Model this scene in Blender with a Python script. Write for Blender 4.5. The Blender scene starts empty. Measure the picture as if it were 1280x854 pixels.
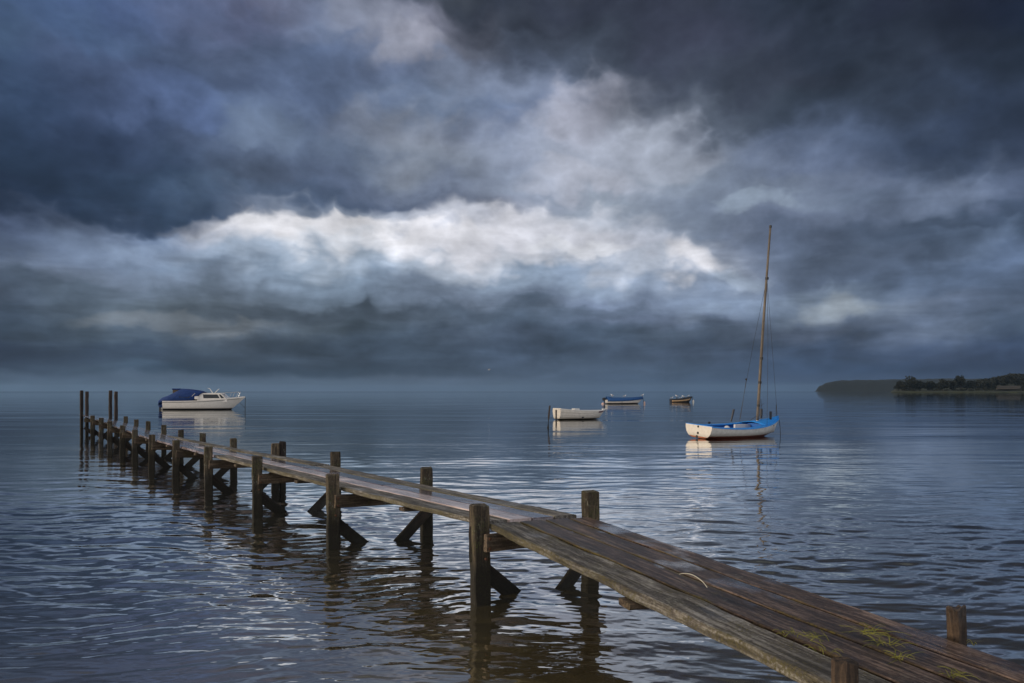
import bpy, bmesh, math, random
import numpy as np
from mathutils import Vector, Matrix, noise as mnoise

random.seed(7)
C = bpy.context.scene.collection
R = math.radians
F, EYE, HZ = 880.0, 1.95, 489.0      # focal length in photo pixels, eye height in metres, row of the horizon

# ------------------------------------------------------------------ camera
cd = bpy.data.cameras.new('camera'); cam = bpy.data.objects.new('camera', cd); C.objects.link(cam)
cam.location = (0, 0, EYE); cam.rotation_euler = (R(90), 0, 0)
cd.sensor_width = 36; cd.lens = 36 * F / 1280; cd.shift_y = (HZ - 427) / 1280
cd.clip_start = 0.05; cd.clip_end = 30000
sc = bpy.context.scene; sc.camera = cam
sc.view_settings.view_transform = 'Standard'; sc.view_settings.look = 'None'
sc.view_settings.gamma = 1; sc.view_settings.exposure = 0
sc.view_settings.use_curve_mapping = False
sc.render.engine = 'CYCLES'
sc.cycles.use_denoising = True
sc.cycles.max_bounces = 6; sc.cycles.glossy_bounces = 4; sc.cycles.volume_bounces = 0

SUN_EL, SUN_AZ = 12.0, 256.0          # degrees, azimuth clockwise from +Y: behind and left of the camera

# ------------------------------------------------------------------ node helpers
def lin(c):
    return tuple(((v/255)/12.92 if v/255 <= .04045 else ((v/255+.055)/1.055)**2.4) for v in c)
class NT:
    def __init__(s, tree): s.t = tree; s.n = tree.nodes; s.l = tree.links
    def new(s, kind, **kw):
        n = s.n.new(kind)
        for k, v in kw.items(): setattr(n, k, v)
        return n
    def set(s, sock, v):
        if isinstance(v, bpy.types.NodeSocket): s.l.new(v, sock)
        elif v is not None: sock.default_value = v
    def math(s, op, a, b=None, c=None, clamp=False):
        n = s.new('ShaderNodeMath', operation=op, use_clamp=clamp)
        s.set(n.inputs[0], a)
        if b is not None: s.set(n.inputs[1], b)
        if c is not None: s.set(n.inputs[2], c)
        return n.outputs[0]
    def vmath(s, op, a, b=None):
        n = s.new('ShaderNodeVectorMath', operation=op)
        s.set(n.inputs[0], a)
        if b is not None:
            s.set(n.inputs[3] if op == 'SCALE' else n.inputs[1], b)
        return n.outputs[0]
    def mapr(s, v, a, b, c=0., d=1., interp='LINEAR', clamp=True):
        n = s.new('ShaderNodeMapRange', interpolation_type=interp, clamp=clamp)
        s.set(n.inputs[0], v)
        for i, x in zip((1, 2, 3, 4), (a, b, c, d)): s.set(n.inputs[i], x)
        return n.outputs[0]
    def mix(s, f, a, b, blend='MIX'):
        n = s.new('ShaderNodeMix', data_type='RGBA', blend_type=blend)
        s.set(n.inputs[0], f)
        for i, x in ((6, a), (7, b)):
            if isinstance(x, tuple) and len(x) == 3: x = x + (1.,)
            s.set(n.inputs[i], x)
        return n.outputs[2]
    def noise(s, vec, scale, detail=4, rough=.5, dist=0., typ='FBM', dim='3D', color=False):
        n = s.new('ShaderNodeTexNoise', noise_dimensions=dim)
        n.noise_type = typ
        s.set(n.inputs['Vector'], vec); s.set(n.inputs['Scale'], scale)
        s.set(n.inputs['Detail'], detail); s.set(n.inputs['Roughness'], rough); s.set(n.inputs['Distortion'], dist)
        return n.outputs['Color' if color else 'Fac']
    def mapping(s, vec, scale=(1, 1, 1), loc=(0, 0, 0), rot=(0, 0, 0)):
        n = s.new('ShaderNodeMapping'); s.set(n.inputs[0], vec)
        n.inputs['Location'].default_value = loc; n.inputs['Rotation'].default_value = rot; n.inputs['Scale'].default_value = scale
        return n.outputs[0]
    def ramp(s, f, stops, interp='LINEAR'):
        n = s.new('ShaderNodeValToRGB'); s.set(n.inputs[0], f)
        cr = n.color_ramp; cr.interpolation = interp
        while len(cr.elements) < len(stops): cr.elements.new(.5)
        for e, (p, c) in zip(cr.elements, stops): e.position = p
        for e, (p, c) in zip(cr.elements, stops): e.position = p; e.color = tuple(c) + (1.,)
        return n.outputs[0]
    def sep(s, v):
        n = s.new('ShaderNodeSeparateXYZ'); s.set(n.inputs[0], v); return n.outputs
    def comb(s, x, y, z):
        n = s.new('ShaderNodeCombineXYZ')
        for i, v in enumerate((x, y, z)): s.set(n.inputs[i], v)
        return n.outputs[0]

# ------------------------------------------------------------------ storm sky
# cloud colours by bearing and height: columns every 1/12 of the view's width, rows by height over the sea
SKY = {
0:   [(62,84,118),(68,92,132),(84,100,134),(96,98,120),(98,108,132),(62,68,80),(52,60,76),(56,62,80),(56,62,78),(44,54,70),(42,48,66),(40,44,64),(34,46,70)],
40:  [(62,84,112),(66,88,120),(80,96,126),(90,100,130),(112,126,152),(125,128,145),(72,78,92),(62,68,84),(60,64,82),(52,62,78),(48,56,72),(42,50,66),(36,46,62)],
60:  [(58,78,106),(66,82,112),(74,90,118),(84,98,124),(100,118,148),(148,150,166),(96,106,126),(62,70,84),(64,68,86),(56,66,84),(52,62,78),(46,54,70),(38,48,64)],
100: [(52,74,104),(62,78,108),(70,86,114),(70,84,110),(90,108,140),(108,122,148),(115,130,158),(78,88,104),(62,68,86),(62,68,86),(58,68,84),(48,58,76),(44,56,74)],
130: [(48,68,96),(58,76,108),(78,98,134),(84,100,126),(88,104,132),(108,124,148),(106,122,150),(140,146,164),(70,78,92),(62,72,86),(64,76,94),(62,76,100),(50,62,82)],
160: [(44,64,90),(54,72,102),(66,82,110),(100,118,146),(92,106,132),(136,144,160),(112,124,148),(160,164,178),(110,118,132),(80,92,110),(76,90,114),(62,78,104),(52,66,92)],
200: [(40,60,84),(54,72,100),(62,78,104),(76,88,110),(96,112,136),(128,138,154),(122,132,152),(150,156,170),(130,140,154),(100,114,142),(84,98,124),(70,84,106),(70,84,108)],
240: [(34,52,78),(46,66,90),(56,76,100),(66,78,96),(84,98,124),(106,118,140),(128,138,156),(140,146,160),(122,134,152),(110,122,142),(96,108,130),(96,110,134),(86,100,126)],
262: [(34,54,80),(42,60,86),(56,76,100),(88,102,128),(76,92,118),(92,104,126),(124,132,150),(132,142,156),(112,124,144),(122,134,152),(88,102,124),(92,106,130),(76,90,114)],
280: [(52,66,90),(84,98,122),(84,98,122),(196,200,208),(150,160,176),(150,158,174),(180,182,192),(140,148,162),(110,122,140),(104,116,138),(88,100,122),(82,96,118),(62,78,102)],
296: [(70,84,110),(104,120,144),(112,128,152),(208,206,210),(206,206,210),(204,204,210),(190,192,202),(168,172,184),(118,130,148),(98,110,134),(84,96,116),(66,80,100),(64,82,106)],
315: [(82,98,124),(108,124,148),(124,140,162),(160,172,188),(184,190,200),(196,198,206),(190,192,202),(176,180,192),(168,174,188),(112,126,148),(84,98,118),(80,96,120),(96,116,146)],
335: [(80,94,116),(96,110,132),(110,128,150),(130,146,166),(128,146,166),(148,160,176),(184,188,198),(160,168,182),(170,178,192),(104,118,142),(80,92,112),(88,106,132),(84,102,130)],
355: [(74,88,108),(82,96,112),(98,112,132),(110,124,142),(118,136,156),(112,126,146),(130,146,166),(126,142,164),(128,142,164),(112,128,152),(100,118,144),(84,102,128),(76,92,116)],
380: [(62,78,98),(74,88,104),(84,96,108),(80,92,106),(104,120,138),(108,122,142),(102,116,136),(104,118,142),(118,134,158),(110,126,148),(130,144,158),(98,112,136),(80,96,120)],
400: [(54,70,88),(68,82,98),(84,96,108),(86,96,108),(76,88,102),(84,98,116),(78,94,114),(88,102,124),(98,112,136),(90,106,130),(98,112,132),(96,110,132),(72,90,114)],
420: [(44,60,84),(60,76,92),(76,88,104),(84,94,106),(70,84,98),(70,84,102),(68,82,102),(68,84,104),(76,92,112),(84,98,122),(80,94,120),(72,86,108),(58,76,102)],
445: [(34,50,76),(58,76,96),(60,78,96),(66,82,100),(64,80,98),(64,80,98),(66,82,104),(66,84,106),(68,84,108),(60,80,108),(48,70,98),(42,62,92),(36,56,86)],
465: [(50,68,90),(66,86,106),(46,68,90),(54,72,92),(58,76,96),(62,78,98),(68,86,108),(68,86,108),(66,86,110),(56,78,106),(50,74,104),(42,64,94),(36,56,84)],
476: [(76,96,118),(78,98,120),(80,98,118),(80,98,118),(80,98,118),(78,94,114),(76,94,116),(70,90,114),(66,88,114),(62,84,114),(58,80,110),(48,70,100),(40,62,90)],
489: [(78,98,120),(80,100,122),(84,102,122),(84,102,124),(84,102,124),(80,98,120),(78,96,118),(72,92,118),(68,90,118),(66,90,118),(62,84,112),(50,72,102),(40,62,92)],
}
SKY[-160] = [(56,72,98),(60,76,104),(70,82,108),(72,82,104),(70,80,98),(60,68,84),(54,62,78),(54,60,76),(52,58,74),(48,54,70),(44,50,66),(42,48,64),(38,46,62)]
ROWS = sorted(SKY)
GRID = np.array([[lin(c) for c in SKY[r]] for r in ROWS])
def sky_at(px, py):
    py = min(max(py, ROWS[0]), ROWS[-1]); px = min(max(px, 0), 1280)
    j = min(int(px / (1280/12)), 11); fx = px / (1280/12) - j
    i = max(k for k in range(len(ROWS)-1) if ROWS[k] <= py); fy = (py - ROWS[i]) / (ROWS[i+1] - ROWS[i])
    a = GRID[i, j]*(1-fx) + GRID[i, j+1]*fx; b = GRID[i+1, j]*(1-fx) + GRID[i+1, j+1]*fx
    return a*(1-fy) + b*fy

world = bpy.data.worlds.new('World'); sc.world = world; world.use_nodes = True
world.node_tree.nodes.clear()
W = NT(world.node_tree)
tc = W.new('ShaderNodeTexCoord').outputs['Generated']
dx, dy_, dz = W.sep(tc)[:3]
az = W.math('MULTIPLY', W.math('ARCTAN2', dx, dy_), 180/math.pi)
el = W.math('MULTIPLY', W.math('ARCSINE', dz), 180/math.pi)
# torn edges: fractal turbulence of the bearing and height
w1 = W.sep(W.noise(W.mapping(tc, (1, 1, 1.7)), 5.5, 5, .5, color=True))
w2 = W.sep(W.noise(W.mapping(tc, (1, 1, 1.3), loc=(3, 1, 7)), 19., 5, .52, color=True))
def billow(scale, loc, det):       # rounded puffs: folded noise, octave by octave
    tot = None; a = 1.
    for o in range(det):
        n = W.noise(W.mapping(tc, (1, 1, 1.35), loc=loc), scale*2.1**o, 0, .5)
        v = W.math('MULTIPLY', W.math('ABSOLUTE', W.math('MULTIPLY_ADD', n, 2., -1.)), a)
        tot = v if tot is None else W.math('ADD', tot, v); a *= .47
    return tot
w3 = billow(8., (2, 8, 5), 4)
grow = W.mapr(el, 0.3, 11, .16, 1.)
dw_a = W.math('ADD', W.math('MULTIPLY_ADD', w1[0], 8., -4.), W.math('MULTIPLY_ADD', w2[0], 4., -2.))
dw_e = W.math('ADD', W.math('MULTIPLY_ADD', w1[1], 3.4, -1.7), W.math('MULTIPLY_ADD', w3, 3.4, -1.5))
azw = W.math('ADD', az, dw_a)
elw = W.math('ADD', el, W.math('MULTIPLY', dw_e, grow))
apos = W.mapr(azw, -60, 60)
col = None; prev = None
for r in reversed(ROWS):
    e = math.degrees(math.atan((HZ - r)/F))
    stops = []
    for a in [-58] + list(range(-39, 40, 3)) + [58]:
        px = 640 + F*math.tan(R(max(-37, min(37, a)))); py = HZ - math.tan(R(e))*math.hypot(F, px-640)
        stops.append(((a+60)/120, sky_at(px, py)))
    c = W.ramp(apos, stops, 'B_SPLINE' if r in (-160, 0, 489) else 'CARDINAL')
    if col is None: col = c
    else: col = W.mix(W.mapr(elw, prev, e, interp='SMOOTHSTEP'), col, c)
    prev = e
# single clouds and gaps: (column, row, half width, half height, strength, colour)
CLOUDS = [
(600,108,60,16,.35,(140,148,164)),(470,38,44,18,.4,(150,152,164)),(522,62,36,14,.5,(150,152,165)),(420,28,80,22,.2,(120,130,152)),(500,165,60,24,.25,(148,154,166)),(730,145,46,20,.75,(166,168,182)),(700,185,80,24,.35,(150,158,175)),
(725,228,60,14,.5,(165,168,180)),(815,180,60,18,.6,(150,156,170)),(640,292,115,21,.35,(206,206,212)),(350,288,100,11,.5,(206,204,208)),(440,294,110,12,.35,(206,206,210)),(852,330,26,18,.8,(208,207,212)),(905,345,30,10,.6,(160,174,192)),
(715,318,46,9,.6,(206,208,214)),(880,392,26,9,.4,(130,146,166)),(1060,383,40,15,.65,(146,154,162)),(1165,252,50,18,.4,(118,132,156)),(1225,303,54,13,.5,(118,138,168)),(945,264,34,8,.5,(142,156,172)),
(230,408,90,8,.5,(112,118,124)),(330,168,46,18,.3,(112,128,148)),(200,120,60,20,.4,(82,102,140)),(155,345,90,9,.4,(104,116,134)),
(1030,318,120,24,.5,(68,80,100)),(1165,292,110,18,.4,(62,78,100)),(330,256,100,16,.5,(76,94,118)),(130,255,150,18,.5,(42,60,84)),(860,125,130,28,.4,(62,70,84)),(690,60,100,26,.5,(58,66,80)),
(400,398,110,7,.6,(66,78,92)),(680,392,110,8,.6,(76,90,108)),(120,440,110,10,.5,(42,58,80)),(1240,165,90,32,.4,(48,62,86)),(560,130,70,26,.25,(96,110,134)),(60,180,110,38,.5,(36,54,78)),(600,440,260,14,.4,(56,72,92)),(1100,130,120,20,.3,(50,60,76))]
for px, py, rx, ry, st, cc in CLOUDS:
    a0 = math.degrees(math.atan((px-640)/F)); ca = math.cos(R(a0)); e0 = math.degrees(math.atan((HZ-py)/F*ca))
    ra = math.degrees(rx/F)*ca*ca; re_ = math.degrees(ry/F)*ca
    q = W.math('ADD', W.math('POWER', W.math('MULTIPLY', W.math('ABSOLUTE', W.math('SUBTRACT', azw, a0)), 1/ra), 2.), W.math('POWER', W.math('MULTIPLY', W.math('ABSOLUTE', W.math('SUBTRACT', elw, e0)), 1/re_), 2.))
    col = W.mix(W.mapr(q, 3.0, .05, 0., st, interp='SMOOTHSTEP'), col, lin(cc))
# billows and streaks
d1 = W.noise(W.mapping(tc, (1, 1, 1.5), loc=(1.7, 5, 2)), 7., 8, .56, .3)
d2 = W.noise(W.mapping(tc, (1, 1, 4.5), loc=(9, 2, 4)), 10., 6, .5, .5)
d3 = billow(16., (4, 4, 1), 4)
k1 = W.mapr(d1, .3, .7, .74, 1.28, clamp=False)
k2 = W.mapr(d2, .3, .7, .80, 1.22, clamp=False)
k2 = W.math('ADD', 1., W.math('MULTIPLY', W.math('SUBTRACT', k2, 1.), W.mapr(el, 5, 16, 1.2, .2)))
k3 = W.mapr(d3, .1, .75, 1.10, .90, clamp=False)
k = W.math('MULTIPLY', W.math('MULTIPLY', k1, k2), k3)
k = W.math('ADD', 1., W.math('MULTIPLY', W.math('SUBTRACT', k, 1.), W.mapr(el, .2, 3., .15, 1.)))
col = W.mix(1., col, W.comb(k, k, k), 'MULTIPLY')
gm = W.new('ShaderNodeGamma'); W.set(gm.inputs[0], col); gm.inputs[1].default_value = 1.2
hs = W.new('ShaderNodeHueSaturation'); W.set(hs.inputs['Color'], gm.outputs[0]); hs.inputs['Saturation'].default_value = .88; hs.inputs['Value'].default_value = 1.40
col = hs.outputs[0]
# unseen sky behind the viewer, brightened to light the wood; warm near the sun
back = W.mapr(W.math('ABSOLUTE', az), 52, 120, interp='SMOOTHSTEP')
warm = W.mapr(W.math('COSINE', W.math('SUBTRACT', W.math('MULTIPLY', az, math.pi/180), R(SUN_AZ))), .2, 1., interp='SMOOTHSTEP')
bc = W.mix(W.mapr(d1, .35, .65), (.30, .33, .40), (.95, .93, .95))
bc = W.mix(W.math('MULTIPLY', warm, .8), bc, (.85, .68, .50))
# unseen sky above the frame, its brightness set for reflections in the water
over = W.mix(W.mapr(d1, .38, .62), (.12, .14, .15), (.33, .355, .35))
col = W.mix(W.mapr(elw, 27, 46, interp='SMOOTHSTEP'), col, over)
col = W.mix(back, col, bc)
nish = W.new('ShaderNodeTexSky', sky_type='NISHITA')
nish.sun_disc = False; nish.sun_elevation = R(SUN_EL); nish.sun_rotation = R(SUN_AZ)
bg1 = W.new('ShaderNodeBackground'); W.set(bg1.inputs[0], nish.outputs[0]); bg1.inputs[1].default_value = .06
bg2 = W.new('ShaderNodeBackground'); W.set(bg2.inputs[0], col); bg2.inputs[1].default_value = 1.
mx = W.new('ShaderNodeMixShader'); mx.inputs[0].default_value = .96
W.l.new(bg1.outputs[0], mx.inputs[1]); W.l.new(bg2.outputs[0], mx.inputs[2])
wo = W.new('ShaderNodeOutputWorld'); W.l.new(mx.outputs[0], wo.inputs[0])
world.cycles.sampling_method = 'MANUAL'; world.cycles.sample_map_resolution = 512

sl = bpy.data.lights.new('sun', 'SUN'); sun = bpy.data.objects.new('sun', sl); C.objects.link(sun)
sl.energy = 1.9; sl.angle = R(10); sl.color = (1., .84, .66)
sd = Vector((math.sin(R(SUN_AZ))*math.cos(R(SUN_EL)), math.cos(R(SUN_AZ))*math.cos(R(SUN_EL)), math.sin(R(SUN_EL))))
sun.rotation_euler = sd.to_track_quat('Z', 'Y').to_euler()

# ------------------------------------------------------------------ materials
def material(name):
    m = bpy.data.materials.new(name); m.use_nodes = True
    t = NT(m.node_tree); b = m.node_tree.nodes['Principled BSDF']
    return m, t, b
def paint(name, rgb, rough=.4, dirt=.25, dirt_col=(.09, .08, .06), bump=.002, metal=0., scale=6., below=None):
    """below = (height, colour): bottom paint under that local height"""
    m, t, b = material(name)
    oc = t.new('ShaderNodeTexCoord').outputs['Object']
    n1 = t.noise(oc, scale, 6, .6); n2 = t.noise(t.mapping(oc, (1, 1, .35)), scale*4, 4, .6)
    base = t.mix(t.mapr(n1, .35, .75, 0, dirt), rgb, dirt_col)
    base = t.mix(t.mapr(n2, .52, .8, 0, dirt*.8), base, dirt_col)
    if below:
        z = t.sep(oc)[2]
        zz = t.math('ADD', z, t.math('MULTIPLY_ADD', n1, .03, -.015))
        stain = t.mapr(zz, below[0], below[0]+.16, dirt*1.6, 0)
        base = t.mix(stain, base, (.14, .11, .06))
        base = t.mix(t.mapr(zz, below[0], below[0]+.012), below[1], base)
    t.set(b.inputs['Base Color'], base)
    t.set(b.inputs['Roughness'], t.mapr(n1, .2, .8, rough*.8, min(1, rough*1.3)))
    b.inputs['Metallic'].default_value = metal
    bp = t.new('ShaderNodeBump'); bp.inputs['Strength'].default_value = .4; bp.inputs['Distance'].default_value = bump
    t.set(bp.inputs['Height'], n2); t.l.new(bp.outputs[0], b.inputs['Normal'])
    return m

def wood(name, dark, mid, light, bump=.006, coat=0., wet=.3, lichen=.2, moss=(.10, .11, .025), grain=1., axis=0, rough=(.3, .75), specks=True, tide=None, seam=0):
    m, t, b = material(name)
    oi = t.new('ShaderNodeObjectInfo').outputs['Random']
    oc = t.new('ShaderNodeTexCoord').outputs['Object']
    off = t.comb(t.math('MULTIPLY', oi, 37.), t.math('MULTIPLY', oi, 11.), t.math('MULTIPLY', oi, 71.))
    p = t.vmath('ADD', oc, off)
    def sc_(a, c):
        s = [c, c, c]; s[axis] = a; return tuple(s)
    wob = t.noise(t.mapping(p, sc_(1.2, 5)), 1., 3, .5)
    pg = t.vmath('ADD', p, t.comb(*[t.math('MULTIPLY', wob, .05) if i != axis else 0. for i in range(3)]))
    g1 = t.noise(t.mapping(pg, sc_(4., 62*grain)), 1., 6, .7)
    g2 = t.noise(t.mapping(pg, sc_(1.8, 24)), 1., 5, .6, .6)
    g4 = t.noise(p, 45., 6, .7)
    g3 = t.noise(t.mapping(p, sc_(.8, 3.)), 1.3, 4, .6)
    f = t.math('ADD', t.math('ADD', t.math('MULTIPLY', g1, .36), t.math('MULTIPLY', g2, .42)), t.math('MULTIPLY', g4, .22))
    c = t.ramp(f, [(.40, dark), (.49, mid), (.58, light)])
    rv = t.mapr(oi, 0, 1, .75, 1.3)
    c = t.mix(1., c, t.comb(rv, rv, rv), 'MULTIPLY')
    c = t.mix(t.mapr(g3, .42, .7, 0, .75), c, tuple(v*.42 for v in dark), 'MIX')
    # drying cracks along the grain
    cr = t.noise(t.mapping(pg, sc_(.7, 40)), 1., 3, .6, .4)
    crm = t.mapr(t.math('ABSOLUTE', t.math('SUBTRACT', cr, .5)), 0., .012, 1., 0.)
    crm = t.math('MULTIPLY', crm, t.mapr(t.noise(p, 2.3, 2), .45, .6))
    c = t.mix(t.math('MULTIPLY', crm, .9), c, (.004, .003, .003))
    # lichen and moss
    ln = t.noise(p, 5., 3, .6); lf = t.noise(p, 60., 5, .75)
    lm = t.math('MULTIPLY', t.mapr(ln, .62-lichen*.35, .78-lichen*.35), t.mapr(lf, .5, .6))
    c = t.mix(lm, c, moss)
    lm2 = t.math('MULTIPLY', t.mapr(t.noise(p, 7., 3, .6, dim='3D'), .66-lichen*.3, .8-lichen*.3), t.mapr(t.noise(t.mapping(p, sc_(30, 110)), 1., 4, .7), .53, .6))
    c = t.mix(t.math('MULTIPLY', lm2, .8), c, (.30, .30, .25))
    if seam:      # moss creeping along the two long edges of the board
        yy = t.math('ABSOLUTE', t.sep(oc)[1])
        e = t.math('ADD', yy, t.math('MULTIPLY_ADD', t.noise(t.mapping(p, sc_(2.2, 4)), 1., 4, .65), .16, -.08))
        em = t.math('MULTIPLY', t.mapr(e, seam-.012, seam+.022), t.mapr(lf, .40, .56))
        c = t.mix(t.math('MULTIPLY', em, .85), c, moss)
    if specks:   # nail heads in pairs across the board, with a dark stain round each
        ox, oy = t.sep(oc)[:2]
        nx_ = t.math('SUBTRACT', t.math('ABSOLUTE', t.math('SUBTRACT', t.math('FRACT', t.math('MULTIPLY_ADD', ox, 1/1.38, .06)), .5)), 0.)
        nd = t.math('SQRT', t.math('ADD', t.math('POWER', t.math('MULTIPLY', nx_, 1.38), 2.), t.math('POWER', t.math('SUBTRACT', t.math('ABSOLUTE', oy), .075), 2.)))
        c = t.mix(t.math('MULTIPLY', t.mapr(nd, .010, .035, .6, 0.), t.mapr(lf, .35, .6)), c, (.02, .010, .006))
        c = t.mix(t.mapr(nd, .006, .008, 1., 0.), c, (.012, .010, .009))
        vn = t.new('ShaderNodeTexVoronoi'); t.set(vn.inputs['Vector'], p); vn.inputs['Scale'].default_value = 7.
        sp = t.math('LESS_THAN', vn.outputs['Distance'], .035)
        sp = t.math('MULTIPLY', sp, t.math('GREATER_THAN', t.sep(vn.outputs['Color'])[0], .72))
        c = t.mix(sp, c, (.55, .55, .52))
    if tide:      # slimy wet foot under the tide line (a real coating, world height)
        z = t.sep(t.new('ShaderNodeNewGeometry').outputs['Position'])[2]
        zz = t.math('ADD', z, t.math('MULTIPLY_ADD', g3, .16, -.08))
        c = t.mix(t.mapr(zz, tide-.10, tide+.10, .92, 0.), c, (.007, .005, .003))
        gr = t.math('MULTIPLY', t.mapr(zz, tide-.02, tide+.12, 1., 0.), t.mapr(lf, .5, .62))
        c = t.mix(t.math('MULTIPLY', gr, .5), c, (.03, .035, .01))
    t.set(b.inputs['Base Color'], c)
    wm = t.noise(p, 1.6, 5, .6)
    wetm = t.mapr(wm, .62-wet*.35, .70-wet*.3)
    ro = t.mix(wetm, t.comb(rough[1], rough[1], rough[1]), t.comb(rough[0], rough[0], rough[0]))
    t.set(b.inputs['Roughness'], t.math('ADD', t.sep(ro)[0], t.math('MULTIPLY_ADD', g1, .2, -.1)))
    h = t.math('ADD', t.math('ADD', t.math('MULTIPLY', g1, .5), t.math('MULTIPLY', g2, .9)), t.math('MULTIPLY', g4, .5))
    h = t.math('SUBTRACT', h, t.math('MULTIPLY', crm, 1.))
    h = t.math('ADD', h, t.math('MULTIPLY', lm, .35))
    bp = t.new('ShaderNodeBump'); bp.inputs['Strength'].default_value = .9; bp.inputs['Distance'].default_value = bump
    if coat:
        t.set(b.inputs['Coat Weight'], t.math('MULTIPLY', wetm, coat)); b.inputs['Coat Roughness'].default_value = .08; b.inputs['Coat IOR'].default_value = 1.7
    t.set(bp.inputs['Height'], h); t.l.new(bp.outputs[0], b.inputs['Normal'])
    return m

M = {}
M['deck_near'] = wood('weathered_brown_board', (.012, .007, .005), (.066, .040, .029), (.24, .17, .135), wet=.3, lichen=.14, moss=(.15, .115, .018), rough=(.16, .46), coat=.5, bump=.007, seam=.115)
M['deck_grey'] = wood('lichened_grey_board', (.022, .018, .016), (.105, .092, .080), (.36, .34, .31), wet=.15, lichen=.50, moss=(.11, .095, .035), rough=(.35, .7), bump=.009, seam=.125)
M['deck_far'] = wood('wet_board_grey_sheen', (.20, .16, .17), (.36, .30, .315), (.50, .43, .45), wet=.9, lichen=.08, rough=(.12, .3), bump=.0012, coat=1.)  # sky sheen of the wet boards put into a paler base colour
M['deck_pink_sheen'] = wood('wet_board_pink_sheen', (.52, .41, .40), (.72, .59, .57), (.82, .70, .68), wet=.8, lichen=.03, rough=(.16, .3), bump=.0015, coat=.35)  # pink-white wet sheen painted as albedo, with only a weak coat
M['deck_purple_sheen'] = wood('wet_board_purple_sheen', (.11, .085, .10), (.24, .195, .22), (.38, .32, .35), wet=.75, lichen=.10, rough=(.12, .34), bump=.0018, coat=1.)  # purplish wet wood, base lightened to imitate reflected sky
M['post'] = wood('old_post_wood', (.013, .009, .006), (.055, .041, .026), (.15, .115, .07), wet=.2, lichen=.42, moss=(.085, .10, .025), axis=2, rough=(.4, .8), specks=False, tide=.42, bump=.009)
M['beam'] = wood('old_beam_wood', (.020, .013, .008), (.075, .052, .033), (.18, .13, .085), wet=.2, lichen=.3, moss=(.10, .085, .02), rough=(.4, .8), specks=False, tide=.22, bump=.009)
M['brace'] = wood('tarred_brace_wood', (.005, .004, .003), (.018, .012, .008), (.05, .03, .02), wet=.3, lichen=.03, rough=(.35, .7), specks=False, tide=.2)
M['pole'] = wood('dark_pole_wood', (.008, .006, .005), (.026, .018, .015), (.06, .042, .036), wet=.1, lichen=.1, axis=2, rough=(.5, .85), specks=False, tide=.5)
M['stub'] = wood('dark_stub_wood', (.008, .005, .004), (.040, .026, .018), (.10, .065, .04), wet=.2, lichen=.1, axis=2, rough=(.4, .8), specks=False, bump=.009)
M['mast'] = wood('varnished_mast_wood', (.09, .07, .05), (.17, .135, .10), (.26, .215, .165), wet=.1, lichen=0, axis=2, rough=(.35, .5), specks=False)
M['rust'] = paint('rusty_iron', (.10, .04, .02), .7, .5, metal=.3)
M['steel'] = paint('stainless_steel', (.6, .6, .6), .3, .15, metal=1.)
M['rope'] = paint('dark_rope', (.03, .03, .03), .9, .2)
M['cream'] = paint('cream_gelcoat', (.74, .71, .66), .35, .18, below=(.13, (.012, .012, .014)))
M['cream_top'] = paint('cream_topsides', (.76, .73, .68), .35, .15)
M['hull_white'] = paint('weathered_white_hull', (.62, .615, .60), .4, .3, below=(.14, (.10, .025, .015)))
M['transom_white'] = paint('rust_stained_transom', (.76, .73, .67), .4, .22, dirt_col=(.30, .14, .05), below=(.09, (.30, .09, .03)))
M['white'] = paint('white_paint', (.75, .75, .73), .4, .12)
M['row_white'] = paint('grimy_white_clinker', (.66, .62, .56), .5, .3, below=(.07, (.012, .010, .006)))
M['blue'] = paint('bright_blue_paint', (.015, .27, .80), .35, .1, dirt_col=(.02, .08, .2))
M['blue_in'] = paint('blue_inside_paint', (.012, .16, .58), .5, .25, dirt_col=(.02, .06, .16))
M['canvas'] = paint('blue_canvas', (.006, .042, .18), .85, .35, dirt_col=(.004, .008, .04), bump=.01)
M['cover'] = paint('blue_boat_cover', (.010, .075, .24), .8, .5, dirt_col=(.005, .03, .10), bump=.01)
M['dark'] = paint('dark_navy_paint', (.012, .016, .028), .5, .2)
M['black'] = paint('black_plastic', (.012, .012, .013), .5, .2)
M['tan'] = paint('tan_wood_strake', (.46, .30, .16), .5, .2)
M['brown'] = paint('brown_cover', (.10, .07, .04), .7, .3)
M['glass'] = paint('dark_window_glass', (.015, .02, .025), .06, .0)
M['buoy'] = paint('faded_pink_buoy', (.62, .42, .36), .5, .2)
M['buoy_w'] = paint('white_buoy', (.72, .70, .64), .5, .2)
M['gull'] = paint('white_feathers', (.80, .80, .80), .8, .05)
M['gull_grey'] = paint('grey_feathers', (.22, .24, .28), .8, .05)
M['beak'] = paint('yellow_beak', (.55, .35, .04), .6, .05)
M['grass'] = paint('yellow_green_grass', (.20, .20, .02), .6, .7, dirt_col=(.05, .05, .01), scale=20)
M['stalk'] = paint('bleached_stalk', (.62, .60, .50), .6, .2)

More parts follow.
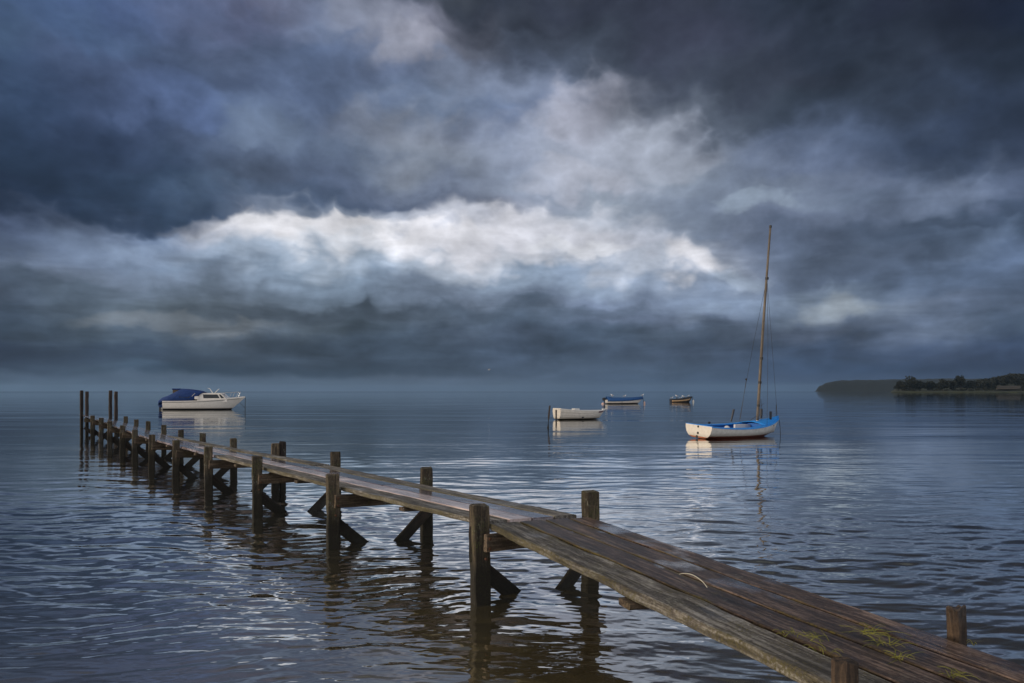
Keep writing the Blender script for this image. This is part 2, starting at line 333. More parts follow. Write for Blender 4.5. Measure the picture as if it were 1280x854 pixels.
# water: dark brown shallow body under a rippled surface
def make_water():
    m, t, b = material('sea_water')
    pos = t.new('ShaderNodeNewGeometry').outputs['Position']
    x, y, z = t.sep(pos)[:3]
    dist = t.math('SQRT', t.math('ADD', t.math('MULTIPLY', x, x), t.math('MULTIPLY', y, y)))
    # wandering patches of calm and ruffled water
    patch = t.noise(t.mapping(pos, (.05, .12, 1)), 1., 4, .55, .5)
    patch2 = t.noise(t.mapping(pos, (.25, .7, 1), loc=(4, 7, 0)), 1., 3, .5)
    amp = t.math('MULTIPLY', t.mapr(patch, .35, .65, .45, 1.2), t.mapr(patch2, .3, .7, .6, 1.25))
    wv = t.vmath('ADD', pos, t.vmath('SCALE', t.noise(t.mapping(pos, (.8, .8, 1)), 1., 2, .5, color=True), .35))
    r1 = t.noise(t.mapping(wv, (1.05, 3.3, 1), rot=(0, 0, R(-7))), 1., 2, .45, .6)      # ~30 cm ripples
    r2 = t.noise(t.mapping(wv, (2.7, 9., 1), loc=(5, 3, 0), rot=(0, 0, R(5))), 1., 2, .5, .5)        # ~11 cm ripples
    r3 = t.noise(t.mapping(wv, (7, 20, 1), rot=(0, 0, R(-14))), 1., 2, .5)
    sw = t.noise(t.mapping(pos, (.22, .8, 1), loc=(1, 9, 0), rot=(0, 0, R(4))), 1., 2, .5)         # long low swell
    ridge = t.math('POWER', t.math('SUBTRACT', 1., t.math('ABSOLUTE', t.math('MULTIPLY_ADD', r1, 2.6, -1.3)), clamp=True), 2.)
    h = t.math('MULTIPLY', r1, .007)
    h = t.math('ADD', h, t.math('MULTIPLY', ridge, .0015))
    h = t.math('ADD', h, t.math('MULTIPLY', r2, .0030))
    h = t.math('ADD', h, t.math('MULTIPLY', r3, .0006))
    h = t.math('MULTIPLY', t.math('MULTIPLY', h, amp), t.mapr(t.math('POWER', dist, .5), 2.8, 9.5, 1., .03, interp='SMOOTHSTEP'))
    h = t.math('ADD', h, t.math('MULTIPLY', sw, t.mapr(dist, 15, 90, .012, .004)))
    sw2 = t.noise(t.mapping(pos, (.035, .20, 1), loc=(3, 2, 0), rot=(0, 0, R(-3))), 1., 3, .55, .4)
    h = t.math('ADD', h, t.math('MULTIPLY', t.math('MULTIPLY', sw2, .075), t.mapr(dist, 90, 500, 1., .5)))
    bp = t.new('ShaderNodeBump'); bp.inputs['Strength'].default_value = 1.; bp.inputs['Distance'].default_value = 1.
    t.set(bp.inputs['Height'], h); t.l.new(bp.outputs[0], b.inputs['Normal'])
    bc = t.mix(t.mapr(dist, 3, 14), (.085, .068, .030), (.030, .033, .032))
    t.set(b.inputs['Base Color'], bc)
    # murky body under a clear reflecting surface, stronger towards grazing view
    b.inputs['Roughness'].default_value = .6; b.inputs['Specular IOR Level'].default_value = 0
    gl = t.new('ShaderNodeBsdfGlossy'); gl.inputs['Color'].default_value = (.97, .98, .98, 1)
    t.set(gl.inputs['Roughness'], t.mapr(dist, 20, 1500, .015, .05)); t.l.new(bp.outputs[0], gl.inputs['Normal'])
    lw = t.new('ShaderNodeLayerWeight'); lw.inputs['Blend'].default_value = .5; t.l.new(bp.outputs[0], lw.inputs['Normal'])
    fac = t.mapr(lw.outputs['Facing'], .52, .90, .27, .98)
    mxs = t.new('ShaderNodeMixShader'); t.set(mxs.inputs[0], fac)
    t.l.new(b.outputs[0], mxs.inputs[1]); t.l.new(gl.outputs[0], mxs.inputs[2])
    t.l.new(mxs.outputs[0], t.n['Material Output'].inputs[0])
    return m
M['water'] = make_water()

def foliage(name, a, bcol, rough=.8, scale=.25):
    m, t, b = material(name)
    oc = t.new('ShaderNodeTexCoord').outputs['Object']
    n = t.noise(oc, scale, 5, .65); n2 = t.noise(oc, scale*7, 3, .6)
    f = t.math('ADD', t.math('MULTIPLY', n, .6), t.math('MULTIPLY', n2, .4))
    t.set(b.inputs['Base Color'], t.mix(t.mapr(f, .35, .65), a, bcol))
    b.inputs['Roughness'].default_value = rough
    return m
M['leaf'] = foliage('dark_tree_leaves', (.003, .005, .002), (.011, .014, .005))
M['leaf2'] = foliage('olive_tree_leaves', (.004, .006, .002), (.015, .018, .006))
M['trunk'] = foliage('dark_bark', (.015, .011, .008), (.04, .03, .02))
M['bank'] = foliage('rough_shore_grass', (.010, .014, .004), (.034, .038, .009), scale=.03)
M['field'] = foliage('ploughed_tan_field', (.035, .026, .017), (.050, .040, .027), scale=.05)
M['hill'] = foliage('wooded_hillside', (.002, .004, .004), (.007, .009, .007), scale=.02)

# ------------------------------------------------------------------ object helpers
def link(name, me, mat=None, parent=None, smooth=False):
    if mat: me.materials.append(mat)
    o = bpy.data.objects.new(name, me); C.objects.link(o)
    if parent: o.parent = parent
    if smooth:
        for p in me.polygons: p.use_smooth = True
    return o
def tag(o, label, cat, group=None):
    o['label'] = label; o['category'] = cat
    if group: o['group'] = group
    return o
def structure(o): o['kind'] = 'structure'; return o
def thing(name, label, cat, loc=(0, 0, 0), rz=0., group=None, scale=None):
    o = bpy.data.objects.new(name, None); C.objects.link(o); o.location = loc; o.rotation_euler = (0, 0, rz)
    o.empty_display_size = .2
    return tag(o, label, cat, group)
class MB:
    """collects boxes, tubes and lathed shapes and links them as one mesh"""
    def __init__(s): s.bm = bmesh.new()
    def box(s, c, size, rot=None, bev=0.):
        m = Matrix.Translation(c) @ (rot.to_matrix().to_4x4() if rot else Matrix()) @ Matrix.Diagonal((*size, 1))
        r = bmesh.ops.create_cube(s.bm, size=1., matrix=m)
        if bev:
            es = list({e for v in r['verts'] for e in v.link_edges})
            bmesh.ops.bevel(s.bm, geom=es, offset=bev, segments=2, profile=.6, affect='EDGES')
        return s
    def tube(s, pts, rad, n=8, cap=True):
        pts = [Vector(p) for p in pts]
        if not isinstance(rad, (list, tuple)): rad = [rad]*len(pts)
        rings = []
        for i, p in enumerate(pts):
            d = (pts[min(i+1, len(pts)-1)] - pts[max(i-1, 0)]).normalized()
            q = d.to_track_quat('Z', 'Y')
            rings.append([s.bm.verts.new(p + q @ Vector((math.cos(a)*rad[i], math.sin(a)*rad[i], 0))) for a in [2*math.pi*k/n for k in range(n)]])
        for a, b in zip(rings, rings[1:]):
            for k in range(n): s.bm.faces.new((a[k], a[(k+1) % n], b[(k+1) % n], b[k]))
        if cap: s.bm.faces.new(rings[0][::-1]); s.bm.faces.new(rings[-1])
        return s
    def ball(s, c, rad, sc3=(1, 1, 1), rot=None, u=14, v=10):
        m = Matrix.Translation(c) @ (rot.to_matrix().to_4x4() if rot else Matrix()) @ Matrix.Diagonal((*sc3, 1))
        bmesh.ops.create_uvsphere(s.bm, u_segments=u, v_segments=v, radius=rad, matrix=m); return s
    def sheet(s, rows):
        vr = [[s.bm.verts.new(p) for p in r] for r in rows]
        for a, b in zip(vr, vr[1:]):
            for k in range(len(a)-1):
                try: s.bm.faces.new((a[k], a[k+1], b[k+1], b[k]))
                except ValueError: pass
        return s
    def poly(s, pts): s.bm.faces.new([s.bm.verts.new(p) for p in pts]); return s
    def build(s, name, mat, parent=None, smooth=False, thick=0., bevel=0.):
        bmesh.ops.recalc_face_normals(s.bm, faces=s.bm.faces)
        me = bpy.data.meshes.new(name); s.bm.to_mesh(me); s.bm.free()
        o = link(name, me, mat, parent, smooth)
        if thick:
            md = o.modifiers.new('t', 'SOLIDIFY'); md.thickness = thick; md.offset = 0
        return o

def nz(x, y, z=0.): return mnoise.noise(Vector((x, y, z)))

# ------------------------------------------------------------------ sea
def make_sea():
    """one sheet of rippled water to the horizon, finely meshed where ripples can be told apart"""
    rs = np.random.RandomState(5)
    dy = np.arange(330., 8., -.62)
    rad = np.concatenate([np.linspace(.4, 1.95*704/330-.1, 24), 1.95*704/dy, np.geomspace(175, 8500, 40)])
    ang = np.concatenate([np.linspace(-48, 48, 1150), np.linspace(48, 312, 90)[1:-1]]) * math.pi/180
    nr, na = len(rad), len(ang)
    Rg, Ag = np.meshgrid(rad, ang, indexing='ij')
    X = Rg*np.sin(Ag); Y = Rg*np.cos(Ag); Z = np.zeros_like(X)
    step = np.gradient(rad)[:, None] * np.ones_like(X)
    wx = X + .18*np.sin(1.1*Y+.7*X) + .10*np.sin(2.7*X-1.9*Y+1); wy = Y + .16*np.sin(.9*X-.5*Y+2) + .07*np.sin(2.3*X+1.7*Y)
    def patch(px, py, seed):
        v = 0
        q = np.random.RandomState(seed)
        for k in range(7):
            a = q.uniform(-1, 1)*.9 + math.pi/2; f = 2*math.pi/q.uniform(2.5, 14); v = v + np.sin(f*(px*math.cos(a)*.45+py*math.sin(a)) + q.uniform(0, 6.28))
        return v/7**.5
    am = np.clip(1 + .42*patch(X, Y, 2), .25, 1.9)
    for k in range(110):
        lam = .09*(1.35/.09)**rs.uniform(0, 1)
        th = math.pi/2 + rs.normal(0, .36) + (.10 if lam < .7 else -.12)
        slope = .0112*(1.15 if lam < .45 else (.75 if lam < .8 else .35))
        kk = 2*math.pi/lam; A = slope/kk
        ph = kk*(wx*math.cos(th)+wy*math.sin(th)) + rs.uniform(0, 6.28)
        w = np.clip((lam/step - 2.)/2., 0, 1)
        sn = np.sin(ph)
        Z += A*w*(sn + .22*np.cos(2*ph))*(am if lam < 1.2 else 1)
    Z *= .80*np.clip((160-Rg)/80, 0, 1)*np.clip(Rg/1.0, 0, 1)
    Z[:, 1150:] *= 0; edge = np.clip((48 - np.abs(Ag*180/math.pi))/3., 0, 1); edge[:, 1150:] = 0
    Z *= edge
    co = np.stack([X, Y, Z], -1).reshape(-1, 3)
    co = np.vstack([co, [[0, 0, 0]]])
    a = (np.arange(nr-1)[:, None]*na + np.arange(na)[None]).ravel(); nx = (np.arange(nr-1)[:, None]*na + (np.arange(na)[None]+1) % na).ravel()
    quads = np.stack([a, nx, nx+na, a+na], -1)[:, ::-1]
    tri = np.stack([np.full(na, len(co)-1), (np.arange(na)+1) % na, np.arange(na)], -1)
    me = bpy.data.meshes.new('water')
    nq, nt_ = len(quads), len(tri)
    me.vertices.add(len(co)); me.vertices.foreach_set('co', co.astype(np.float32).ravel())
    me.loops.add(nq*4+nt_*3); me.loops.foreach_set('vertex_index', np.concatenate([quads.ravel(), tri.ravel()]).astype(np.int32))
    me.polygons.add(nq+nt_)
    me.polygons.foreach_set('loop_start', np.concatenate([np.arange(nq)*4, nq*4+np.arange(nt_)*3]).astype(np.int32))
    me.polygons.foreach_set('use_smooth', np.ones(nq+nt_, bool))
    me.update(calc_edges=True); me.validate()
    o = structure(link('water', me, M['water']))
    if me.polygons[0].normal.z < 0: me.flip_normals()
    return o
make_sea()

# ------------------------------------------------------------------ far land
def ridge(px, pts):
    for (a, ha), (b, hb) in zip(pts, pts[1:]):
        if a <= px <= b:
            f = (px-a)/(b-a); f = f*f*(3-2*f)*.6 + f*.4
            return ha + (hb-ha)*f
    return pts[0][1] if px < pts[0][0] else pts[-1][1]
def far_hill():
    D0 = 2600.; rows = []
    prof = [(1012, -1), (1019, 0.5), (1024, 7), (1034, 12), (1050, 14.5), (1080, 15.2), (1110, 16), (1180, 17), (1300, 17), (1400, 12), (1500, -2)]
    for i in range(26):
        t_ = i/25; D = D0 + 700*t_
        row = []
        for j in range(420):
            px = 1010 + 490*j/419
            X = (px-640)/F*D
            hgt = ridge(px, prof)*D0/F
            env = min(1, t_/.10)**.5 if t_ < .6 else max(0, (1-t_)/.4)
            zz = hgt*env*(.90 + .1*min(1, t_*5)) + (nz(X*.02, D*.02)*3.2 + nz(X*.07, D*.05)*2.4)*(hgt > 4)*(env > .3)
            if t_ == 0: zz = -2
            row.append((X, D, zz-.5))
        rows.append(row)
    structure(MB().sheet(rows).build('hill', M['hill'], smooth=True))
far_hill()

LD = 900.
def land_h(px, t_):
    prof = [(1112, 0), (1120, 2.2), (1160, 2.6), (1200, 3.2), (1230, 6.5), (1262, 10.5), (1300, 14), (1420, 15), (1600, 12)]
    e = ridge(px, prof)
    return (.6 + 1.6*min(1, t_/.05)) * min(1, (px-1112)/10.) + e*max(0, (t_-.06))*2.1*LD/F
def near_land():
    rows = []
    for i in range(22):
        t_ = (i/21)**1.6; row = []
        for j in range(200):
            px = 1112 + 420*j/199
            shore = 14*nz(px*.02, 3.3) + 6*nz(px*.09, 1.)
            D = LD + shore + 320*t_
            X = (px-640)/F*D
            zz = -1. if (i == 0 or j == 0) else land_h(px, t_) + .5*nz(X*.06, D*.06)
            row.append((X, D, zz))
        rows.append(row)
    structure(MB().sheet(rows).build('headland', M['bank'], smooth=True))
near_land()

def ground_z(px, D):
    shore = 14*nz(px*.02, 3.3) + 6*nz(px*.09, 1.)
    return land_h(px, max(0, (D-LD-shore)/320))
# tan field on the slope behind the trees' gap
rows = []
for i in range(7):
    row = []
    for j in range(22):
        px = 1246 + 29*j/21 - (1 if j == 0 else 0); t_ = i/6
        D = LD + 22 + 60*t_; X = (px-640)/F*D
        row.append((X + t_*2, D, 4.4 + 5.0*t_ + .25*nz(X*.1, D*.1)))
    rows.append(row)
structure(MB().sheet(rows).build('field', M['field'], smooth=True, thick=.4))

# the damp air over the water
hm = bpy.data.materials.new('haze'); hm.use_nodes = True; hm.node_tree.nodes.clear()
hv = hm.node_tree.nodes.new('ShaderNodeVolumePrincipled'); hv.inputs['Color'].default_value = (.34, .56, .84, 1)
hv.inputs['Density'].default_value = .00005; hv.inputs['Anisotropy'].default_value = .0
ho = hm.node_tree.nodes.new('ShaderNodeOutputMaterial'); hm.node_tree.links.new(hv.outputs[0], ho.inputs['Volume'])
hz_ = MB().box((0, 0, 38), (18000, 18000, 78)).build('haze', hm); hz_['kind'] = 'stuff'
tag(hz_, 'thin damp haze hanging over the sea', 'haze')

def crown_mesh(bm, c, rx, rz_, n, rs, leaf):
    """leaf clumps through an uneven crown volume built of a few lobes"""
    rnd = random.Random(rs); lobes = []
    for k in range(9):
        a = rnd.uniform(0, 6.28); q = rnd.uniform(.15, .62)
        lobes.append((Vector((math.cos(a)*rx*q, math.sin(a)*rx*q, rnd.uniform(-.40, .52)*rz_)), rnd.uniform(.38, .60)))
    for k in range(n):
        lc, lr = lobes[rnd.randrange(len(lobes))]
        v = Vector((rnd.gauss(0, 1), rnd.gauss(0, 1), rnd.gauss(0, 1))).normalized() * rnd.uniform(.55, 1.05)
        p = Vector(c) + lc + Vector((v.x*rx*lr, v.y*rx*lr, v.z*rz_*lr))
        q = Vector((rnd.gauss(0, 1), rnd.gauss(0, 1), rnd.gauss(0, 1))).to_track_quat('Z', 'Y')
        s = leaf*rnd.uniform(.6, 1.4)
        vs = [bm.verts.new(p + q @ Vector(w)*s) for w in ((-.6, -.3, 0), (.1, -.6, .1), (.7, .1, 0), (.2, .6, -.15), (-.5, .4, .1))]
        bm.faces.new(vs)
def tree(label, px, D, h, w, mat, rs, group='trees on the near headland'):
    X = (px-640)/F*D; gz = ground_z(px, D)
    t = thing('tree', label, 'tree', (X, D, gz - .3), 0, group)
    tb = MB(); tb.tube([(0, 0, 0), (.2, 0, h*.3), (.1, .2, h*.7)], [h*.03, h*.022, h*.008], 7)
    for k in range(4):
        a = k*1.7+rs; tb.tube([(.2, 0, h*(.25+.08*k)), (math.cos(a)*w*.3, math.sin(a)*w*.3, h*(.5+.1*k))], [h*.012, h*.004], 5)
    tb.build('trunk', M['trunk'], t)
    bm = bmesh.new(); crown_mesh(bm, (0, 0, h*.56), w/2, h*.5, 900, rs, 1.3)
    me = bpy.data.meshes.new('crown'); bm.to_mesh(me); bm.free(); link('crown', me, mat, t)
    return t
for label, px, D, h, w, mt in [
    ('broad dark tree at the left tip of the near headland', 1127, 935, 15.5, 15, 'leaf'),
    ('tall rounded tree right of the one at the tip of the headland', 1139, 945, 19, 19, 'leaf2'),
    ('low bushy tree on the right shoulder of the tall rounded tree', 1151, 940, 14, 13, 'leaf'),
    ('small dark tree in the dip left of the middle clump', 1163, 945, 12.5, 14, 'leaf2'),
    ('wide dome-shaped tree in the middle clump of the headland', 1178, 940, 16.5, 19, 'leaf'),
    ('small olive tree right of the dome-shaped tree', 1190, 945, 13, 12, 'leaf2'),
    ('pointed tree standing clear above its neighbours on the skyline', 1201, 945, 20, 12.5, 'leaf'),
    ('low tree at the foot of the rising wood', 1213, 950, 13.5, 15, 'leaf2'),
    ('dark tree at the left of the tan field', 1226, 945, 13.5, 15, 'leaf'),
    ('leafy tree directly left of the tan field', 1238, 945, 13, 13, 'leaf2'),
    ('dark tree at the right end of the tan field', 1281, 925, 19, 12, 'leaf')]:
    tree(label, px, D, h, w, M[mt], int(px))
# the wood on the rising ground reads as one mass
bm = bmesh.new(); rnd = random.Random(3)
for k in range(150):
    px = rnd.uniform(1120, 1420) if k % 3 else rnd.uniform(1205, 1300); D = rnd.uniform(LD+75, LD+310)
    top = ridge(px, [(1112, 8), (1150, 11), (1205, 12), (1226, 15.5), (1246, 20), (1262, 23.5), (1300, 23.5), (1420, 20), (1600, 12)])
    hh = max(4, top - ground_z(px, D)*F/D) * D/F
    h = min(hh*rnd.uniform(.85, 1.04), 17)
    X = (px-640)/F*D; zt = min(top*D/F*rnd.uniform(.93, 1.02), 60)
    crown_mesh(bm, (X, D, max(zt - h*.5, ground_z(px, D)+h*.3)), rnd.uniform(5, 9), h*.55, 260, k, 1.5)
me = bpy.data.meshes.new('wood'); bm.to_mesh(me); bm.free()
w_ = link('wood', me, M['leaf']); w_['kind'] = 'stuff'
tag(w_, 'dark wood covering the rising ground of the near headland', 'wood')
# bushes and reeds along the shore of the headland
bm = bmesh.new()
for k in range(120):
    px = rnd.uniform(1117, 1420); D = LD + 12 + rnd.uniform(0, 50)
    if 1244 < px < 1278 and D > LD+15: continue
    crown_mesh(bm, ((px-640)/F*D, D, ground_z(px, D)+.9), rnd.uniform(2, 5), rnd.uniform(1.2, 3.0), 50, k+500, .8)
me = bpy.data.meshes.new('shore_scrub'); bm.to_mesh(me); bm.free()
w_ = link('shore_scrub', me, M['leaf2']); w_['kind'] = 'stuff'
tag(w_, 'low scrub along the grassy shore of the near headland', 'scrub')

# ------------------------------------------------------------------ jetty
L = [(-.29, 6.48), (-2.22, 8.73), (-3.97, 10.98), (-5.70, 13.23), (-7.39, 15.48), (-9.07, 17.73), (-10.70, 19.98), (-12.30, 22.23), (-13.98, 24.48), (-15.60, 26.73), (-17.26, 28.98), (-18.95, 31.2)]
RW = [1.40, 1.34, 1.30, 1.255, 1.23, 1.21, 1.205, 1.20, 1.20, 1.19, 1.20, 1.20]
nL = Vector((.789, .614, 0))
Rr = [(l[0]+.789*w, l[1]+.614*w) for l, w in zip(L, RW)]
TOPL = [.897, .91, .927, .90, .86, .85, .85, .86, .90, .92, .94, 1.95]
TOPR = [.90, .906, .93, .90, .85, .84, .80, .84, .86, .83, .88, 1.95]
ZL = [.73, .755, .75, .74, .735, .72, .71, .73, .755, .78, .80, .83]
ZR = [.66, .70, .715, .69, .655, .63, .60, .59, .61, .63, .66, .68]
def mesh_piece(name, rings, mat, parent, cap=True, bev=True):
    """rings in world coordinates; the object sits at the first ring, its X axis along the piece"""
    c0 = sum((Vector(p) for p in rings[0]), Vector())/len(rings[0]); c1 = sum((Vector(p) for p in rings[-1]), Vector())/len(rings[-1])
    q = (c1-c0).to_track_quat('X', 'Z'); mw = Matrix.Translation(c0) @ q.to_matrix().to_4x4(); inv = mw.inverted()
    bm = bmesh.new(); vr = [[bm.verts.new(inv @ Vector(p)) for p in r] for r in rings]
    n = len(rings[0])
    for a, b in zip(vr, vr[1:]):
        for k in range(n): bm.faces.new((a[k], a[(k+1) % n], b[(k+1) % n], b[k]))
    bm.faces.new(vr[0][::-1]); bm.faces.new(vr[-1])
    bmesh.ops.recalc_face_normals(bm, faces=bm.faces)
    me = bpy.data.meshes.new(name); bm.to_mesh(me); bm.free()
    o = link(name, me, mat, parent); o.matrix_local = parent.matrix_world.inverted() @ mw if parent else mw
    return o
def section(c, side, up, w, t, ch, j=0., seed=0., s=0.):
    """chamfered oblong cross-section with worn, uneven corners"""
    pts = []
    for k, (a, b) in enumerate([(-1, -1), (1, -1), (1, 1), (-1, 1)]):
        for (da, db) in ([(0, 1), (1, 0)] if a*b > 0 else [(1, 0), (0, 1)]):
            pts.append((a*(w/2 - ch*da), b*(t/2 - ch*db), k))
    out = []
    for i, (x, z, k) in enumerate(pts):
        e = j*nz(s*3.1, seed + k*7.3) + j*.5*nz(s*11, seed+k*3.1)
        out.append(c + side*(x + (e if x > 0 else -e)) + up*(z + .3*j*nz(s*4.3, seed+k*5.7, 3)))
    return out
jetty = thing('jetty', 'long weathered plank jetty on posts running out over the water', 'jetty')

def deck_edges(s):
    """edge points of the far deck at bent number s (float)"""
    i = min(int(s), 10) if s >= 0 else 0; f = s - i
    def lp(A, i, f): return Vector((A[i][0]+(A[i+1][0]-A[i][0])*f, A[i][1]+(A[i+1][1]-A[i][1])*f, 0))
    l, r = lp(L, i, f), lp(Rr, i, f)
    n = (r-l).normalized()
    zl = ZL[i]+(ZL[i+1]-ZL[i])*f; zr = ZR[i]+(ZR[i+1]-ZR[i])*f
    l = l + n*.10; r = r - n*.10; l.z = zl; r.z = zr
    return l, r
TH = .05
def plank(edges, s0, s1, lane, mat, jit, dz=0., gap=.008, n=None, endj=0., thk=TH):
    n = n or max(8, int((s1-s0)*22)); rings = []; sd = random.uniform(0, 100)
    for k in range(n+1):
        s = s0 + (s1-s0)*k/n; l, r = edges(s)
        a = l.lerp(r, lane[0]); b = l.lerp(r, lane[1]); side = (b-a).normalized(); w = (b-a).length - gap
        c = (a+b)/2; up = Vector((0, 0, 1)); up = (up - side*up.dot(side)).normalized()
        c = c + up*(-thk/2 + dz + .006*nz(s*2.2, sd, 9))
        if k in (0, n) and endj: c = c + (edges(s0+.1)[0]-edges(s0)[0]).normalized()*endj*(1 if k else -1)
        rings.append(section(c, side, up, w, thk, .006, jit, sd, s*2.8))
    return mesh_piece('plank', rings, mat, jetty)
lanes = [(0, .245), (.25, .495), (.50, .74), (.745, 1.)]
joints = [[0, 1.0, 3, 5, 7, 9, 11, 12.1], [0, 2, 4, 6, 8, 10, 12.3], [0, 1, 3, 5, 7, 9, 11, 12.3], [0, 2, 4, 6, 8, 10, 12.0]]
for ln, (lane, js) in enumerate(zip(lanes, joints)):
    for k, (a, b) in enumerate(zip(js, js[1:])):
        if ln in (0, 3):
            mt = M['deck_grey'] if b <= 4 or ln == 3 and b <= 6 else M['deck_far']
        elif ln == 1: mt = M['deck_pink_sheen'] if b <= 4 else M['deck_far']
        else: mt = M['deck_purple_sheen'] if b <= 3 else M['deck_far']
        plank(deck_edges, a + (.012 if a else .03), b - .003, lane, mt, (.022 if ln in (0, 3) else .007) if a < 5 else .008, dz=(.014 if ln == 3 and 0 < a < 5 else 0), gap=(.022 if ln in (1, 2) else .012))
# near deck: from the first bent towards and past the viewer's right
nA_l, nA_r = Vector((-.19, 6.47, .735)), Vector((.775, 7.19, .675))
nB_l, nB_r = Vector((1.298, 3.007, .73)), Vector((2.29, 3.148, .73))
def near_edges(s):
    l = nA_l + (nB_l-nA_l)*s; r = nA_r + (nB_r-nA_r)*s; l.z = .735; r.z = .675 + .055*min(1, s)
    return l, r
nlan = [(-.02, .26), (.262, .514), (.516, .766), (.768, 1.0)]
for k, (lane, mt, jt, off) in enumerate(zip(nlan, ('deck_grey', 'deck_near', 'deck_near', 'deck_near'), (.026, .008, .009, .010), (.0, .0, .006, .012))):
    pl = plank(near_edges, off, 2.6, lane, M[mt], jt, gap=.024, n=110, thk=.06)
    if k == 0: pl['label'] = 'lichen-grey splintered edge plank'

def post_piece(x, y, top, mat, w=.15, bottom=-1.2, seed=0, name='post', parent=None, lean=(0, 0), rough_top=.012, rot=0.):
    rings = []; ang = math.atan2(nL.y, nL.x) - .26 + rot; side = Vector((math.cos(ang), math.sin(ang), 0)); up = Vector((-side.y, side.x, 0))
    n = 16
    for k in range(n+1):
        z = bottom + (top-bottom)*k/n
        c = Vector((x+lean[0]*(z), y+lean[1]*(z), z))
        rings.append(section(c, side, up, w, w*.92, .012, .014, seed, z*1.2))
    rings[-1] = [p + Vector((0, 0, rough_top*nz(i*1.7, seed, 4)*2)) for i, p in enumerate(rings[-1])]
    cc = sum(rings[-1], Vector())/len(rings[-1])
    # object origin at foot, Z axis up
    bm = bmesh.new(); base = Vector((x, y, bottom))
    vr = [[bm.verts.new(p-base) for p in r] for r in rings]; m_ = len(vr[0])
    for a, b in zip(vr, vr[1:]):
        for k in range(m_): bm.faces.new((a[k], a[(k+1) % m_], b[(k+1) % m_], b[k]))
    top_in = [bm.verts.new((p - cc)*.82 + cc + Vector((0, 0, .006+rough_top*nz(i*.9, seed, 1))) - base) for i, p in enumerate(rings[-1])]
    for k in range(m_): bm.faces.new((vr[-1][k], vr[-1][(k+1) % m_], top_in[(k+1) % m_], top_in[k]))
    bm.faces.new(top_in)
    bmesh.ops.recalc_face_normals(bm, faces=bm.faces)
    me = bpy.data.meshes.new(name); bm.to_mesh(me); bm.free()
    o = link(name, me, mat, parent); o.location = base
    return o
def timber(name, p0, p1, w, t, mat, up=Vector((0, 0, 1)), jit=.008, seed=0):
    p0, p1 = Vector(p0), Vector(p1); d = (p1-p0).normalized(); side = d.cross(up).normalized(); u2 = side.cross(d).normalized()
    rings = [section(p0.lerp(p1, k/12), side, u2, w, t, .008, jit, seed, k*.25) for k in range(13)]
    return mesh_piece(name, rings, mat, jetty)

for i, (l, r) in enumerate(zip(L, Rr)):
    lv, rv = Vector((*l, 0)), Vector((*r, 0)); n = (rv-lv).normalized(); d = Vector((n.y, -n.x, 0))   # d points back towards the shore
    if i < 11:
        post_piece(*l, TOPL[i], M['post'], .155 if i == 0 else .15, seed=i*3.1, parent=jetty, lean=((-.016, 0) if i == 0 else (random.uniform(-.012, .012), 0)))
        post_piece(*r, TOPR[i], M['post'], .15, seed=i*5.7+2, parent=jetty, lean=(random.uniform(-.012, .012), 0))
    zb = ZL[i]-TH-.09; zc = ZR[i]-TH-.09
    o_ = d*.105
    timber('cross_beam', lv - n*.02 + o_ + Vector((0, 0, zb-.02)), rv + n*.10 + o_ + Vector((0, 0, zc-.02)), .05, .16, M['beam'], seed=i)
    ex = .95
    timber('brace', lv + n*.02 - o_*.95 + Vector((0, 0, .34)), lv + n*(RW[i]*ex) - o_*.95 + Vector((0, 0, -.74)), .045, .15, M['brace'], seed=i+.5)
    timber('brace', rv - n*.02 + o_*.9 + Vector((0, 0, .36)), rv - n*(RW[i]*ex) + o_*.9 + Vector((0, 0, -.72)), .045, .15, M['brace'], seed=i+.8)
# doubled post at the fourth bent, shore-side posts of the near deck
x, y = Rr[3]; post_piece(x+.115, y+.10, .93, M['pole'], .12, seed=44, parent=jetty)
p0 = post_piece(1.335, 2.82, .868, M['stub'], .086, seed=61, parent=jetty, rot=-.1, rough_top=.012); p0['label'] = 'low dark post with a split rounded top'
p1 = post_piece(2.27, 3.60, .84, M['stub'], .078, seed=73, parent=jetty, rot=-.1, rough_top=.022); p1['label'] = 'dark post with a broken notched top'
timber('cross_beam', (1.20, 2.80, .60), (2.22, 3.44, .60), .05, .15, M['beam'], seed=31)
post_piece(-.375, 6.47, .70, M['pole'], .035, seed=12, parent=jetty, bottom=.38)['label'] = 'thin dark batten nailed to the side of a post'
# cleats nailed under the planks between the bents
for s in (.5, 1.5, 2.5, 3.5, 4.5, 5.5):
    l, r = deck_edges(s); n = (r-l).normalized()
    timber('cleat', l - n*.03 + Vector((0, 0, -TH-.028)), r + n*.02 + Vector((0, 0, -TH-.028)), .12, .04, M['beam'], seed=s)
for s in (.62, 1.7):
    l, r = near_edges(s); n = (r-l).normalized()
    timber('cleat', l - n*.05 + Vector((0, 0, -.06-.028)), r + n*.02 + Vector((0, 0, -.06-.028)), .14, .045, M['beam'], seed=s)
# bolts in the beams of the nearest bents
for i in range(3):
    lv, rv = Vector((*L[i], 0)), Vector((*Rr[i], 0)); n = (rv-lv).normalized(); d = Vector((n.y, -n.x, 0))
    for dz in (.04, -.05):
        p = lv + d*.131 + n*.01 + Vector((0, 0, ZL[i]-TH-.11+dz)); MB().tube([p, p+d*.014], .014, 8).build('bolt', M['rust'], jetty)
    p = lv + d*.076 + Vector((0, 0, .42)); MB().tube([p, p+d*.02], .013, 8).build('bolt', M['rust'], jetty)

